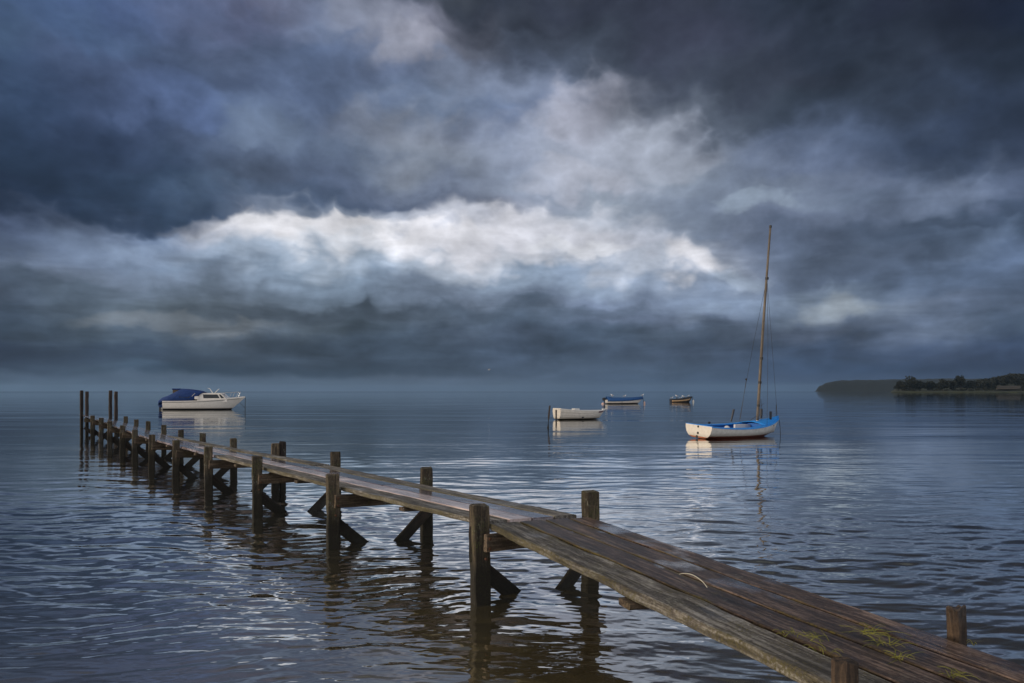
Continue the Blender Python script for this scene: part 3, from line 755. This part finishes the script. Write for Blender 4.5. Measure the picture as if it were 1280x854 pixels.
# tall mooring posts at the end of the jetty
for label, px, D in [('leftmost tall dark mooring post at the end of the jetty', 102, 32.6),
                     ('tall mooring post just right of the leftmost one', 108.6, 32.0),
                     ('tall mooring post on the far side of the jetty, left of its pair', 138, 32.6),
                     ('tall mooring post on the far side of the jetty, right of its pair', 145, 31.9)]:
    X = (px-640)/F*D
    o = post_piece(X, D, EYE + (HZ - (488.3 if px in (102, 138) else 489.6))*D/F, M['pole'], .125, seed=px, name='mooring_post', rot=.4)
    tag(o, label, 'mooring post', 'tall mooring posts at the end of the jetty')

# ------------------------------------------------------------------ things lying on the planks
def deck_point(px, py, z=.74):
    D = F*(EYE-z)/(py-HZ); return Vector(((px-640)/F*D, D, z))
a, b = deck_point(849, 718.5, .735), deck_point(884, 735.5, .735)
pts = []
for k in range(13):
    t_ = k/12; p = a.lerp(b, t_); pts.append(p + Vector((.03*math.sin(t_*3.14), .055*math.sin(min(1, t_*1.5)*3.14), .016*math.sin(t_*3.14) + .004)))
tag(MB().tube(pts, [.0018+.0014*math.sin(k/12*3) for k in range(13)], 6).build('stalk', M['stalk'], smooth=True), 'curved pale stalk lying on the brown planks', 'stalk')
def grass_clump(label, px, py, n, ln, seed):
    rnd = random.Random(seed); c = deck_point(px, py, .741); mb = MB()
    for k in range(int(n*.7)):
        a_ = rnd.uniform(0, 6.28); l_ = ln*rnd.uniform(.4, 1.1); p = Vector((rnd.uniform(-.05, .05), rnd.uniform(-.03, .03), .002))*(1. if n > 12 else .02) + Vector((0, 0, .002))
        bend = rnd.uniform(-.9, .9); pts = []
        for q in range(6):
            s = q/5; aa = a_ + bend*s
            pts.append(p.copy()); p = p + Vector((math.cos(aa)*l_/5, math.sin(aa)*l_/5, .012*(1-1.9*s)*rnd.uniform(.4, 1.3)))
        rows = []
        for q, pp in enumerate(pts):
            w = .0024*(1 - q/5.2)
            sd = Vector((-math.sin(a_+bend*q/5), math.cos(a_+bend*q/5), .3)).normalized()
            pp.z = max(pp.z, .003)
            rows.append((pp - sd*w, pp + Vector((0, 0, .0015)), pp + sd*w))
        mb.sheet(rows)
    o = mb.build('grass_clump', M['grass']); o.location = c
    tag(o, label, 'grass clump', 'tufts of grass growing on the near planks')
for i, (lb, px, py, n, ln) in enumerate([
    ('small green tuft nearest the middle of the near planks', 987, 796, 16, .09),
    ('yellow-green tuft of flat blades right of the small green tuft', 1024, 801, 22, .12),
    ('thin sparse tuft below the yellow-green tuft', 1030, 817, 14, .08),
    ('long trailing tuft near the seam of the right planks', 1088, 792, 26, .14),
    ('bright tuft lying over the seam, right of the low post', 1103, 806, 30, .13),
    ('dry brown-green tuft beside the notched post', 1126, 824, 20, .10),
    ('thin tuft at the foot of the notched post', 1217, 808, 5, .05),
    ('mossy tuft at the bottom edge of the picture', 1192, 846, 24, .09)]):
    grass_clump(lb, px, py, n, ln, i+11)

# ------------------------------------------------------------------ boats
def hull(parent, Ln, beam, zs, zk, fine=2.2, tran=.8, rake=.5, mats=None, ns=22, nt=9, strakes=0, inner=True, rim=.06, full=.75):
    """lofted open hull, stern at x=0, bow at x=Ln; zs, zk = sheer and keel heights as functions of s"""
    def hb(s): return beam/2*(tran + (1-tran)*math.sin(min(1, s/.45)*math.pi/2)) * (1 - max(0, (s-.35)/.65)**fine)
    def pt(s, th, side, off=0.):
        b = max(hb(s) - off, .0); zz0, zz1 = zk(s)+off, zs(s)
        u = th; yy = b*math.sin(u*math.pi/2)**full; z = zz0 + (zz1-zz0)*(1-math.cos(u*math.pi/2))**(1.15 - .5*s*s)
        if strakes:
            q = (u*strakes) % 1.; yy += .032*(1-q)*min(1, b*5) if 0 < u < 1 else 0
        x = Ln*(1-rake/Ln*.0)*s*(1 - rake/Ln*(1-(z-zk(1))/(zs(1)-zk(1)))*s**3) - off*s*.5
        return (x, side*yy, z)
    def shell(off, name, mat):
        mb = MB(); rows = []
        for i in range(ns+1):
            s = (i/ns); m_ = nt*(6 if strakes else 1)
            rows.append([pt(s, 1-k/m_, -1, off) for k in range(m_)] + [pt(s, k/m_, 1, off) for k in range(m_+1)])
        return mb.sheet(rows).build(name, mat, parent, smooth=not strakes)
    h = shell(0, 'hull', mats[0])
    if inner: shell(.035, 'inner_hull', mats[2])
    tr = MB(); pl = [pt(0, 1-k/12, -1) for k in range(12)] + [pt(0, k/12, 1) for k in range(13)]
    tr.poly([(p[0]-.012, p[1], p[2]) for p in pl]); o = tr.build('transom', mats[3] if len(mats) > 3 else mats[0], parent)
    md = o.modifiers.new('t', 'SOLIDIFY'); md.thickness = .03; md.offset = 0
    # rim following the sheer
    g = MB()
    for side in (-1, 1):
        rows = []
        for i in range(ns+1):
            s = i/ns; x, y, z = pt(s, 1, side); x2, y2, z2 = pt(s, 1, side, rim)
            y2 = y2 if rim < hb(s) else 0
            o_ = side*.02
            rows.append([(x, y+o_, z-.03), (x, y+o_, z+.012), (x2, y2, z+.016), (x2, y2, z-.03), (x, y+o_, z-.03)])
        g.sheet(rows)
    g.box((.0 + .02, 0, zs(0)+.0), (.06, 2*hb(0), .045))
    g.build('gunwale', mats[1], parent)
    return hb, pt
def place(o, px, D, dx=0., rz=0.): o.location = ((px-640)/F*D, D, 0); o.rotation_euler = (0, 0, rz)

# --- blue and white sailing dinghy
d = thing('sailing_dinghy', 'white sailing dinghy with bright blue deck and tall bare mast', 'sailing dinghy')
place(d, 873, 29.0, rz=R(30)); d.rotation_euler = (R(3.5), 0, R(30))
Ld = 4.85
zs = lambda s: .52 - .34*s + .52*s*s*.95
zs = lambda s: .55 - .52*s + .70*s*s
zk = lambda s: .03 - .16*math.sin(min(1, s*1.1)*math.pi)*.9 + (.10*s**6)
hb, pt = hull(d, Ld, 1.85, zs, zk, fine=2.4, tran=.80, rake=.30, mats=(M['hull_white'], M['blue'], M['blue_in'], M['transom_white']), rim=.21, full=.6)
# foredeck, floor, thwarts, tanks
rows = []
for i in range(10):
    s = .64 + .355*i/9; b_ = max(hb(s)-.08, 0); z = zs(s)+.02
    rows.append([(Ld*s, -b_, z), (Ld*s, -b_*.5, z+.075), (Ld*s, 0, z+.11), (Ld*s, b_*.5, z+.075), (Ld*s, b_, z)])
MB().sheet(rows).build('foredeck', M['blue'], d, smooth=True, thick=.02)
MB().box((Ld*.70, 0, .33), (.03, 1.0, .42)).build('bulkhead', M['blue_in'], d)
MB().box((1.7, 0, .07), (2.7, .6, .03)).build('floorboard', M['blue_in'], d)
for xx in (.9, 2.35): MB().box((xx, 0, .26), (.26, 1.38, .035), bev=.006).build('thwart', M['blue_in'], d)
MB().box((2.95, .35, .38), (.95, .10, .20), Matrix.Rotation(R(-3), 3, 'Z').to_quaternion(), bev=.01).build('white_panel', M['white'], d)
MB().box((3.62, .30, .44), (.34, .10, .15), bev=.01).build('white_panel', M['white'], d)
MB().ball((1.95, .30, .32), .13).build('fender', M['buoy_w'], d, smooth=True)
def dl(px, py, D): # a point in the dinghy's frame
    v = Vector(((px-640)/F*D, D, EYE-(py-HZ)*D/F)) - Vector(d.location)
    return d.rotation_euler.to_matrix().inverted() @ v
mf = Vector((3.46, 0, .45)); mt_ = dl(963.2, 282, 30.8)
mast_pts = [mf.lerp(mt_, k/14) + Vector((0, .03*math.sin(k/14*3.14), 0)) for k in range(15)]
mo = MB().tube(mast_pts, [.062 - .022*(k/14)**2 for k in range(15)], 12).build('mast', M['mast'], d, smooth=True)
for f_, rr in ((.02, .09), (.10, .068), (.215, .072), (.335, .068), (.735, .075), (.995, .055)):
    p = mf.lerp(mt_, f_); MB().tube([p - Vector((0, 0, .05)), p + Vector((0, 0, .05))], rr, 10).build('mast_fitting', M['black'] if f_ > .05 else M['steel'], mo)
sp = mf.lerp(mt_, .735)
for side in (-1, 1):
    q = Vector(pt(.66, 1, side)); mid = sp.lerp(q, .45) + Vector((0, side*.05, 0))
    MB().tube([sp, mid, q], .0065, 5).build('shroud', M['rope'], d)
MB().tube([sp, Vector(pt(.99, 1, 1))], .006, 5).build('forestay', M['rope'], d)
MB().tube([dl(925.3, 524, 29.6), dl(932.8, 474.5, 29.8)], [.010, .008], 6).ball(dl(932.8, 474.3, 29.8), .045, u=8, v=6).build('fishing_rod', M['black'], d)
MB().tube([dl(913.8, 527, 29.6), dl(917.3, 511.8, 29.6)], [.035, .045], 8).build('oar_handle', M['dark'], d)
MB().ball(dl(886.5, 528.5, 29.6), .05, (1.4, 1, 1)).build('rowlock', M['dark'], d)
MB().tube([dl(951.3, 523, 31.2), dl(951.4, 511, 31.2)], [.05, .055], 10).box(dl(951.4, 516, 31.2), (.10, .10, .32), bev=.02).build('rolled_sail_bag', M['dark'], d)
MB().tube([dl(951.4, 511, 31.2), dl(951.2, 499, 31.2)], .012, 6).tube([dl(951.4, 508, 31.2), dl(954.6, 504.5, 31.2)], .008, 5).build('flag_staff', M['black'], d)
MB().tube([dl(963.2, 530, 30.9), dl(963.3, 514.5, 30.9)], [.045, .055], 10).build('mooring_bitt', M['dark'], d)
MB().tube([dl(970.3, 524, 31.4), dl(970.2, 506, 31.4)], .012, 6).build('thin_staff', M['black'], d)
bowp = Vector(pt(1, 1, 1))
MB().tube([bowp + Vector((.0, 0, 0)), bowp + Vector((.10, 0, -.35)), bowp + Vector((.12, -.02, -.62)), bowp + Vector((.05, -.1, -.95))], .012, 6).build('mooring_line', M['rope'], d)
for (px, py, rr) in ((873.5, 533.2, .045), (872.3, 541.2, .05), (868.8, 545.8, .06)):
    p = dl(px, py, 28.98); MB().tube([(-.045, p.y, p.z), (.0, p.y, p.z)], rr, 10).build('transom_fitting', M['black'], d)
MB().tube([(3.0, .86, .42), (3.3, .3, .62), (3.46, 0, .9)], .012, 5).tube([(3.46, 0, .62), (3.75, -.5, .50)], .012, 5).tube([(3.46, 0, .7), (3.7, -.2, .58), (3.9, -.55, .48)], .012, 5).build('loose_rigging', M['rope'], d)

# --- grimy white clinker rowing boat
rb = thing('rowing_boat', 'grimy white clinker rowing boat moored beside the leaning stake', 'rowing boat')
place(rb, 696.2, 48.0, rz=R(28))
zs2 = lambda s: .76 - .42*s + .27*s*s
zk2 = lambda s: .02 - .10*math.sin(s*math.pi) + .05*s**5
hb2, pt2 = hull(rb, 3.95, 1.6, zs2, zk2, fine=2.5, tran=.62, rake=.45, mats=(M['row_white'], M['white'], M['row_white'], M['row_white']), strakes=6, rim=.09, full=.62)
for xx in (.5, 1.7, 2.8): MB().box((xx, 0, .50), (.26, 1.25, .04)).build('thwart', M['row_white'], rb)
MB().box((1.45, -.1, .64), (.42, .42, .22), bev=.04).build('cushion', M['white'], rb)
MB().box((-.07, 0, .30), (.09, .05, .75), bev=.01).build('stern_post', M['dark'], rb)
o = MB(); rows = []
for k in range(7):
    s = .80 + .17*k/6; rows.append([tuple(Vector(pt2(s, u, -1)) + Vector((0, -.018, 0))) for u in (.80, .87, .95)])
o.sheet(rows).build('name_patch', paint('faded_purple_patch', (.16, .10, .13), .5, .3), rb, thick=.012)
# gunwale bow tip, small cleat
MB().tube([(3.75, 0, .66), (4.18, 0, .68)], [.06, .02], 8).build('bow_tip', M['white'], rb)
p = Vector(pt2(.42, .55, -1)); MB().ball(p, .06, (1.6, .5, .8)).build('hull_fitting', M['dark'], rb)

# --- leaning stake left of the rowing boat
o = MB().tube([(0.05, 0, -.6), (.0, 0, .0), (.04, 0, .6), (.10, 0, 1.18)], [.055, .05, .05, .04], 9).build('stake', M['pole'], smooth=True)
o.location = ((685.0-640)/F*37.5, 37.5, 0)
tag(o, 'thin dark stake leaning out of the water left of the white rowing boat', 'stake')

# --- white cabin cruiser with blue canopy
mbt = thing('cabin_cruiser', 'white cabin motorboat with blue canvas canopy over its stern', 'motorboat')
place(mbt, 207.5, 74.0, rz=R(8))
Lm = 8.0
zs3 = lambda s: .92 - .12*s + .48*s*s
zk3 = lambda s: -.15 + .10*s**5
hb3, pt3 = hull(mbt, Lm, 2.5, zs3, zk3, fine=3.2, tran=.86, rake=1.5, mats=(M['cream'], M['cream_top'], M['cream_top'], M['cream']), rim=.25, full=.5)
# blue rubbing line under the gunwale
for side in (-1, 1):
    MB().tube([tuple(Vector(pt3(s/20, .93, side)) + Vector((0, side*.01, 0))) for s in range(0, 20)], .022, 5).build('rubbing_strake', M['dark'], mbt)
rows = []
for i in range(12):
    s = .50 + .495*i/11; b_ = max(hb3(s)-.2, 0); z = zs3(s)+.02
    rows.append([(Lm*s, -b_, z), (Lm*s, -b_*.5, z+.06), (Lm*s, 0, z+.09), (Lm*s, b_*.5, z+.06), (Lm*s, b_, z)])
MB().sheet(rows).build('foredeck', M['cream_top'], mbt, smooth=True, thick=.03)
def prism(mb, prof, w0, w1, mat=None):
    """side profile [(x,z)] given two half widths bottom/top by height"""
    zmin = min(p[1] for p in prof); zmax = max(p[1] for p in prof)
    def hw(z): return w0 + (w1-w0)*(z-zmin)/(zmax-zmin)
    A = [mb.bm.verts.new((x, -hw(z), z)) for x, z in prof]; B = [mb.bm.verts.new((x, hw(z), z)) for x, z in prof]
    n = len(prof); mb.bm.faces.new(A); mb.bm.faces.new(B[::-1])
    for k in range(n): mb.bm.faces.new((A[k], A[(k+1) % n], B[(k+1) % n], B[k]))
    return mb
cab = prism(MB(), [(3.35, .80), (3.40, 1.20), (3.62, 1.62), (3.85, 1.74), (5.55, 1.76), (5.75, 1.68), (6.35, 1.05), (6.35, .80)], .98, .74).build('cabin', M['cream_top'], mbt)
def side_pane(name, prof, w0, w1, z0, z1):
    for side in (-1, 1):
        mb = MB()
        def hw(z): return (w0 + (w1-w0)*(z-z0)/(z1-z0)) + .006
        mb.poly([(x, side*hw(z), z) for x, z in prof])
        o = mb.build(name, M['glass'], cab, thick=.012)
side_pane('window', [(4.00, 1.20), (3.90, 1.60), (5.35, 1.60), (5.62, 1.20)], .98, .74, .80, 1.76)
side_pane('window', [(5.75, 1.20), (5.50, 1.60), (5.68, 1.60), (6.08, 1.20)], .98, .74, .80, 1.76)
MB().poly([(6.22, -.62, 1.20), (6.22, .62, 1.20), (5.80, .55, 1.64), (5.80, -.55, 1.64)]).build('windscreen', M['glass'], cab, thick=.012)
MB().tube([(4.75, -.3, 1.76), (4.45, -.3, 2.22)], [.05, .035], 8).tube([(4.45, -.3, 2.22), (4.25, -.3, 2.26)], [.035, .02], 8).build('roof_fitting', M['white'], mbt)
MB().tube([(4.95, -.2, 1.76), (5.28, -.2, 2.10), (5.40, -.2, 2.20)], [.045, .04, .02], 8).build('roof_fitting', M['white'], mbt)
# canopy over the cockpit
prof = [(-.62, .55), (-.60, 1.0), (-.2, 1.30), (.4, 1.5), (1.3, 1.95), (1.75, 2.18), (2.6, 2.14), (3.9, 2.0), (4.35, 1.84), (4.05, 1.66), (3.8, 1.50), (3.55, 1.2), (3.3, .98), (1.3, .96), (.3, .98), (0., .86), (-.3, .80)]
mb = MB(); N = 9; grid = []
zc_ = lambda z: max(0, (z-.9)/1.3)
cols = []
top = [(-.62, .50, .45), (-.60, .98, .52), (-.2, 1.28, .70), (.4, 1.48, .92), (1.3, 1.95, 1.0), (1.75, 2.20, 1.02), (2.5, 2.14, 1.02), (3.1, 2.06, 1.0), (3.6, 1.96, .92), (3.9, 1.80, .85)]
bot = [(-.62, .45), (-.5, .75), (-.1, .92), (.35, .94), (1.3, .95), (1.75, .95), (2.4, .95), (2.9, .98), (3.2, 1.30), (3.7, 1.68)]
rows = []
for (x, z, w), (xb, zb_) in zip(top, bot):
    r_ = []
    for k in range(17):
        a_ = -1 + 2*k/16; q = abs(a_)
        f = 1 - max(0, (q-.45)/.55)**2.2 if q > .45 else 1.
        f = max(0, f)
        r_.append((xb + (x-xb)*f + .015*nz(k*.8, x*3), math.copysign(min(1, q*1.35)*w + (0 if q < .74 else .05), a_), zb_ + (z-zb_)*f - .05*q*q + .02*nz(k*.9, x*2.)))
    rows.append(r_)
cn = MB().sheet(rows).build('canopy', M['canvas'], mbt, smooth=True, thick=.015)
for side in (-1, 1):
    MB().poly([(1.6, side*1.075, 1.30), (1.9, side*1.07, 1.58), (2.9, side*1.05, 1.55), (2.6, side*1.075, 1.25)]).build('canopy_window', M['glass'], cn, thick=.01)
MB().tube([(2.9, -1.1, 1.4), (3.2, -1.05, 1.72)], .025, 6).build('canopy_strut', M['steel'], cn)
# outboard under blue cover, engine cowl, fenders
MB().box((-.45, 0, .62), (.42, .42, .75), Matrix.Rotation(R(14), 3, 'Y').to_quaternion(), bev=.12).build('outboard_cover', M['canvas'], mbt, smooth=True)
MB().box((-.60, 0, .05), (.16, .10, .5), bev=.03).build('outboard_leg', M['dark'], mbt)
MB().box((.75, .9, 1.86), (.62, .5, .50), bev=.05).build('locker', M['brown'], mbt)
MB().box((.78, .9, 2.16), (.80, .62, .14), bev=.05).build('locker_lid', M['canvas'], mbt)
MB().box((3.35, -.90, 1.25), (.45, .3, .34), bev=.08).build('seat', M['cream_top'], mbt)
rl = MB()
for side in (-1, 1):
    rl.tube([(5.6, side*.72, 1.74), (6.5, side*.62, 1.80), (7.35, side*.32, 1.86), (7.5, 0, 1.88)], .022, 6)
    for s, zt in ((.82, 1.80), (.90, 1.85)): q = pt3(s, 1, side); rl.tube([(q[0], q[1]*.85, q[2]), (q[0]+.25, q[1]*.75, zt)], .018, 6)
rl.build('bow_rail', M['steel'], mbt)
bw = Vector(pt3(1, 1, 1))
MB().tube([bw, bw + Vector((-.02, 0, -.7)), bw + Vector((-.02, 0, -1.7))], .03, 6).tube([bw + Vector((-.55, 0, -.6)), bw + Vector((-.02, 0, -1.15))], .02, 6).build('mooring_line', M['rope'], mbt)
# round white fender behind the outboard floats on its own
def buoy(label, px, py_c, D, rad, mat, sc3=(1, 1, 1), group=None):
    z = EYE - (py_c-HZ)*D/F
    mb = MB().ball((0, 0, 0), rad, sc3).tube([(0, 0, rad*sc3[2]*.9), (0, 0, rad*sc3[2]*1.22)], rad*.18, 8)
    o = mb.build('buoy', mat, smooth=True); o.location = ((px-640)/F*D, D, max(-rad*.2, min(z, rad*.9)))
    tag(o, label, 'buoy', group or 'mooring buoys beside the boats'); return o
buoy('round white buoy under the stern of the cabin motorboat', 202.3, 510.5, 74.2, .26, M['buoy_w'])

# --- boat under a blue cover
bb = thing('covered_boat', 'long open boat wrapped in a blue cover with gulls on it', 'boat')
D3 = 108.; place(bb, 758, D3, rz=R(4))
Lb = 5.7
zs4 = lambda s: .62 - .10*s + .42*s*s
zk4 = lambda s: -.12 + .14*s**5
hb4, pt4 = hull(bb, Lb, 2.0, zs4, zk4, fine=3.2, tran=.84, rake=.8, mats=(M['cream'], M['cover'], M['cream'], M['cream']), rim=.12, full=.55)
rows = []
for i in range(17):
    s = i/16*.995; b_ = hb4(s)+.05; x = Lb*s; z = zs4(s)
    hgt = .42*(1-.55*s) + (.10 if i < 2 else 0) + .05*nz(i*.8, 2)
    rows.append([(x, -b_-.03, z-.24), (x, -b_*1.0, z+.05), (x, -b_*.6, z+hgt*.75), (x, 0, z+hgt + .05*nz(i, 7)), (x, b_*.6, z+hgt*.75), (x, b_, z+.05), (x, b_+.03, z-.24)])
MB().sheet(rows).build('cover', M['cover'], bb, smooth=True, thick=.02)
MB().box((-.38, 0, .72), (.50, .32, .42), Matrix.Rotation(R(-18), 3, 'Y').to_quaternion(), bev=.08).box((-.30, 0, .30), (.14, .10, .7)).build('outboard', M['dark'], bb)
MB().tube([pt4(1, 1, 1), (Lb+.12, 0, .2)], .03, 6).build('mooring_line', M['rope'], bb)
MB().box((2.2, -.99, .40), (.06, .02, .5)).build('cover_strap', M['dark'], bb)
buoy('pinkish round buoy at the stern of the blue covered boat', 753.5, 505.2, D3-1, .22, M['buoy'])
buoy('upright pinkish buoy at the bow of the blue covered boat', 805.6, 504.2, D3+.3, .14, M['buoy'], (1, 1, 2.0))

# --- small dark boat with tan strake
db = thing('dark_boat', 'small dark boat with a tan side stripe and gulls perched along it', 'boat')
D4 = 124.; place(db, 838.5, D4, rz=R(6))
Lk = 3.95
zs5 = lambda s: .55 - .05*s + .42*s*s
zk5 = lambda s: -.14 + .16*s**5
hb5, pt5 = hull(db, Lk, 1.7, zs5, zk5, fine=3.0, tran=.82, rake=.6, mats=(M['dark'], M['dark'], M['dark'], M['dark']), rim=.12, full=.6)
for side in (-1, 1):
    rows = []
    for i in range(15):
        s = i/15; rows.append([tuple(Vector(pt5(s, u, side)) + Vector((0, side*.02, 0))) for u in (.60, .70, .82)])
    MB().sheet(rows).build('side_stripe', M['tan'], db, smooth=True, thick=.015)
for xx in (.8, 1.9, 2.8): MB().box((xx, 0, .5), (.22, 1.3, .05)).build('thwart', M['dark'], db)
rows = []
for i in range(8):
    s = .62 + .37*i/7; b_ = max(hb5(s)-.03, 0); rows.append([(Lk*s, -b_, zs5(s)+.02), (Lk*s, 0, zs5(s)+.14), (Lk*s, b_, zs5(s)+.02)])
MB().sheet(rows).build('foredeck', M['dark'], db, smooth=True, thick=.02)
MB().tube([pt5(1, 1, 1), (Lk+.1, 0, .1)], .03, 6).build('mooring_line', M['rope'], db)
buoy('upright pale buoy at the bow of the small dark boat', 866.6, 502.2, D4+.2, .15, M['buoy_w'], (1, 1, 2.2))

# ------------------------------------------------------------------ gulls
def gull_mesh():
    mb = MB(); q = Matrix.Rotation(R(-18), 3, 'Y').to_quaternion()
    mb.tube([(-.26, 0, .17), (-.18, 0, .19), (-.08, 0, .20), (.04, 0, .21), (.12, 0, .245), (.155, 0, .30), (.175, 0, .335), (.21, 0, .345), (.235, 0, .34)],
            [.012, .035, .062, .072, .055, .034, .036, .032, .012], 10)
    return mb
def gull(label, x, y, z, rz, group):
    g = thing('gull', label, 'gull', (x, y, z), rz, group)
    b_ = gull_mesh().build('body', M['gull'], g, smooth=True); b_.scale = (1.15, 1.15, 1.15)
    w = MB()
    for side in (-1, 1): w.ball((-.09, side*.07, .245), .1, (1.6, .22, .55))
    w.build('wing', M['gull_grey'], g, smooth=True)
    MB().tube([(.265, 0, .39), (.32, 0, .378)], [.012, .003], 6).build('beak', M['beak'], g)
    for side in (-1, 1): MB().tube([(0, side*.03, -.02), (0, side*.03, .18)], .008, 5).box((.02, side*.03, -.012), (.06, .04, .008)).build('leg', M['beak'], g)
gg = 'gulls resting on the moored boats'
for lb, px, s, zz, rz in [
    ('gull near the stern end of the blue cover', 765.4, .16, 1.08, 2.6),
    ('brightest gull on the middle of the blue cover', 781.0, .49, .97, .3),
    ('gull at the bow tip of the blue cover', 803.6, .96, 1.10, .5)]:
    x = (px-640)/F*D3; gull(lb, x, D3 + .07*Lb*s, zz, rz, gg)
for lb, px, s, zz, rz, yo in [
    ('gull at the stern of the small dark boat', 839.9, .06, .56, .2, 0),
    ('highest gull over the aft half of the small dark boat', 846.2, .28, .98, 2.9, 0),
    ('low gull in the middle of the small dark boat', 851.6, .47, .56, .5, .1),
    ('gull right of the middle of the small dark boat', 855.0, .58, .80, 2.7, .2),
    ('gull nearest the bow of the small dark boat', 860.8, .78, .86, .4, 0)]:
    x = (px-640)/F*D4; gull(lb, x, D4 + .1*Lk*s + yo, zz if zz < .6 or s > .5 else zz-.12, rz, gg)
# a small thwart-post carries the highest gull
MB().box((1.1, 0, .68), (.14, .14, .34), bev=.02).build('engine_box', M['dark'], db)
# flying gull
DB = 130.; fb = thing('flying_gull', 'gull in flight over the sea below the clouds', 'gull', ((611.4-640)/F*DB, DB, EYE + (HZ-462.4)*DB/F), .4)
b_ = gull_mesh().build('body', M['gull'], fb, smooth=True); b_.location = (0, 0, -.2)
for side in (-1, 1):
    rows = [[(.06, side*.04, .02), (-.07, side*.04, .02)], [(.08, side*.24, .17), (-.06, side*.24, .17)], [(.02, side*.46, .20), (-.10, side*.46, .20)], [(-.10, side*.64, .15), (-.12, side*.64, .15)]]
    MB().sheet(rows).build('wing', M['gull_grey'], fb, thick=.014)
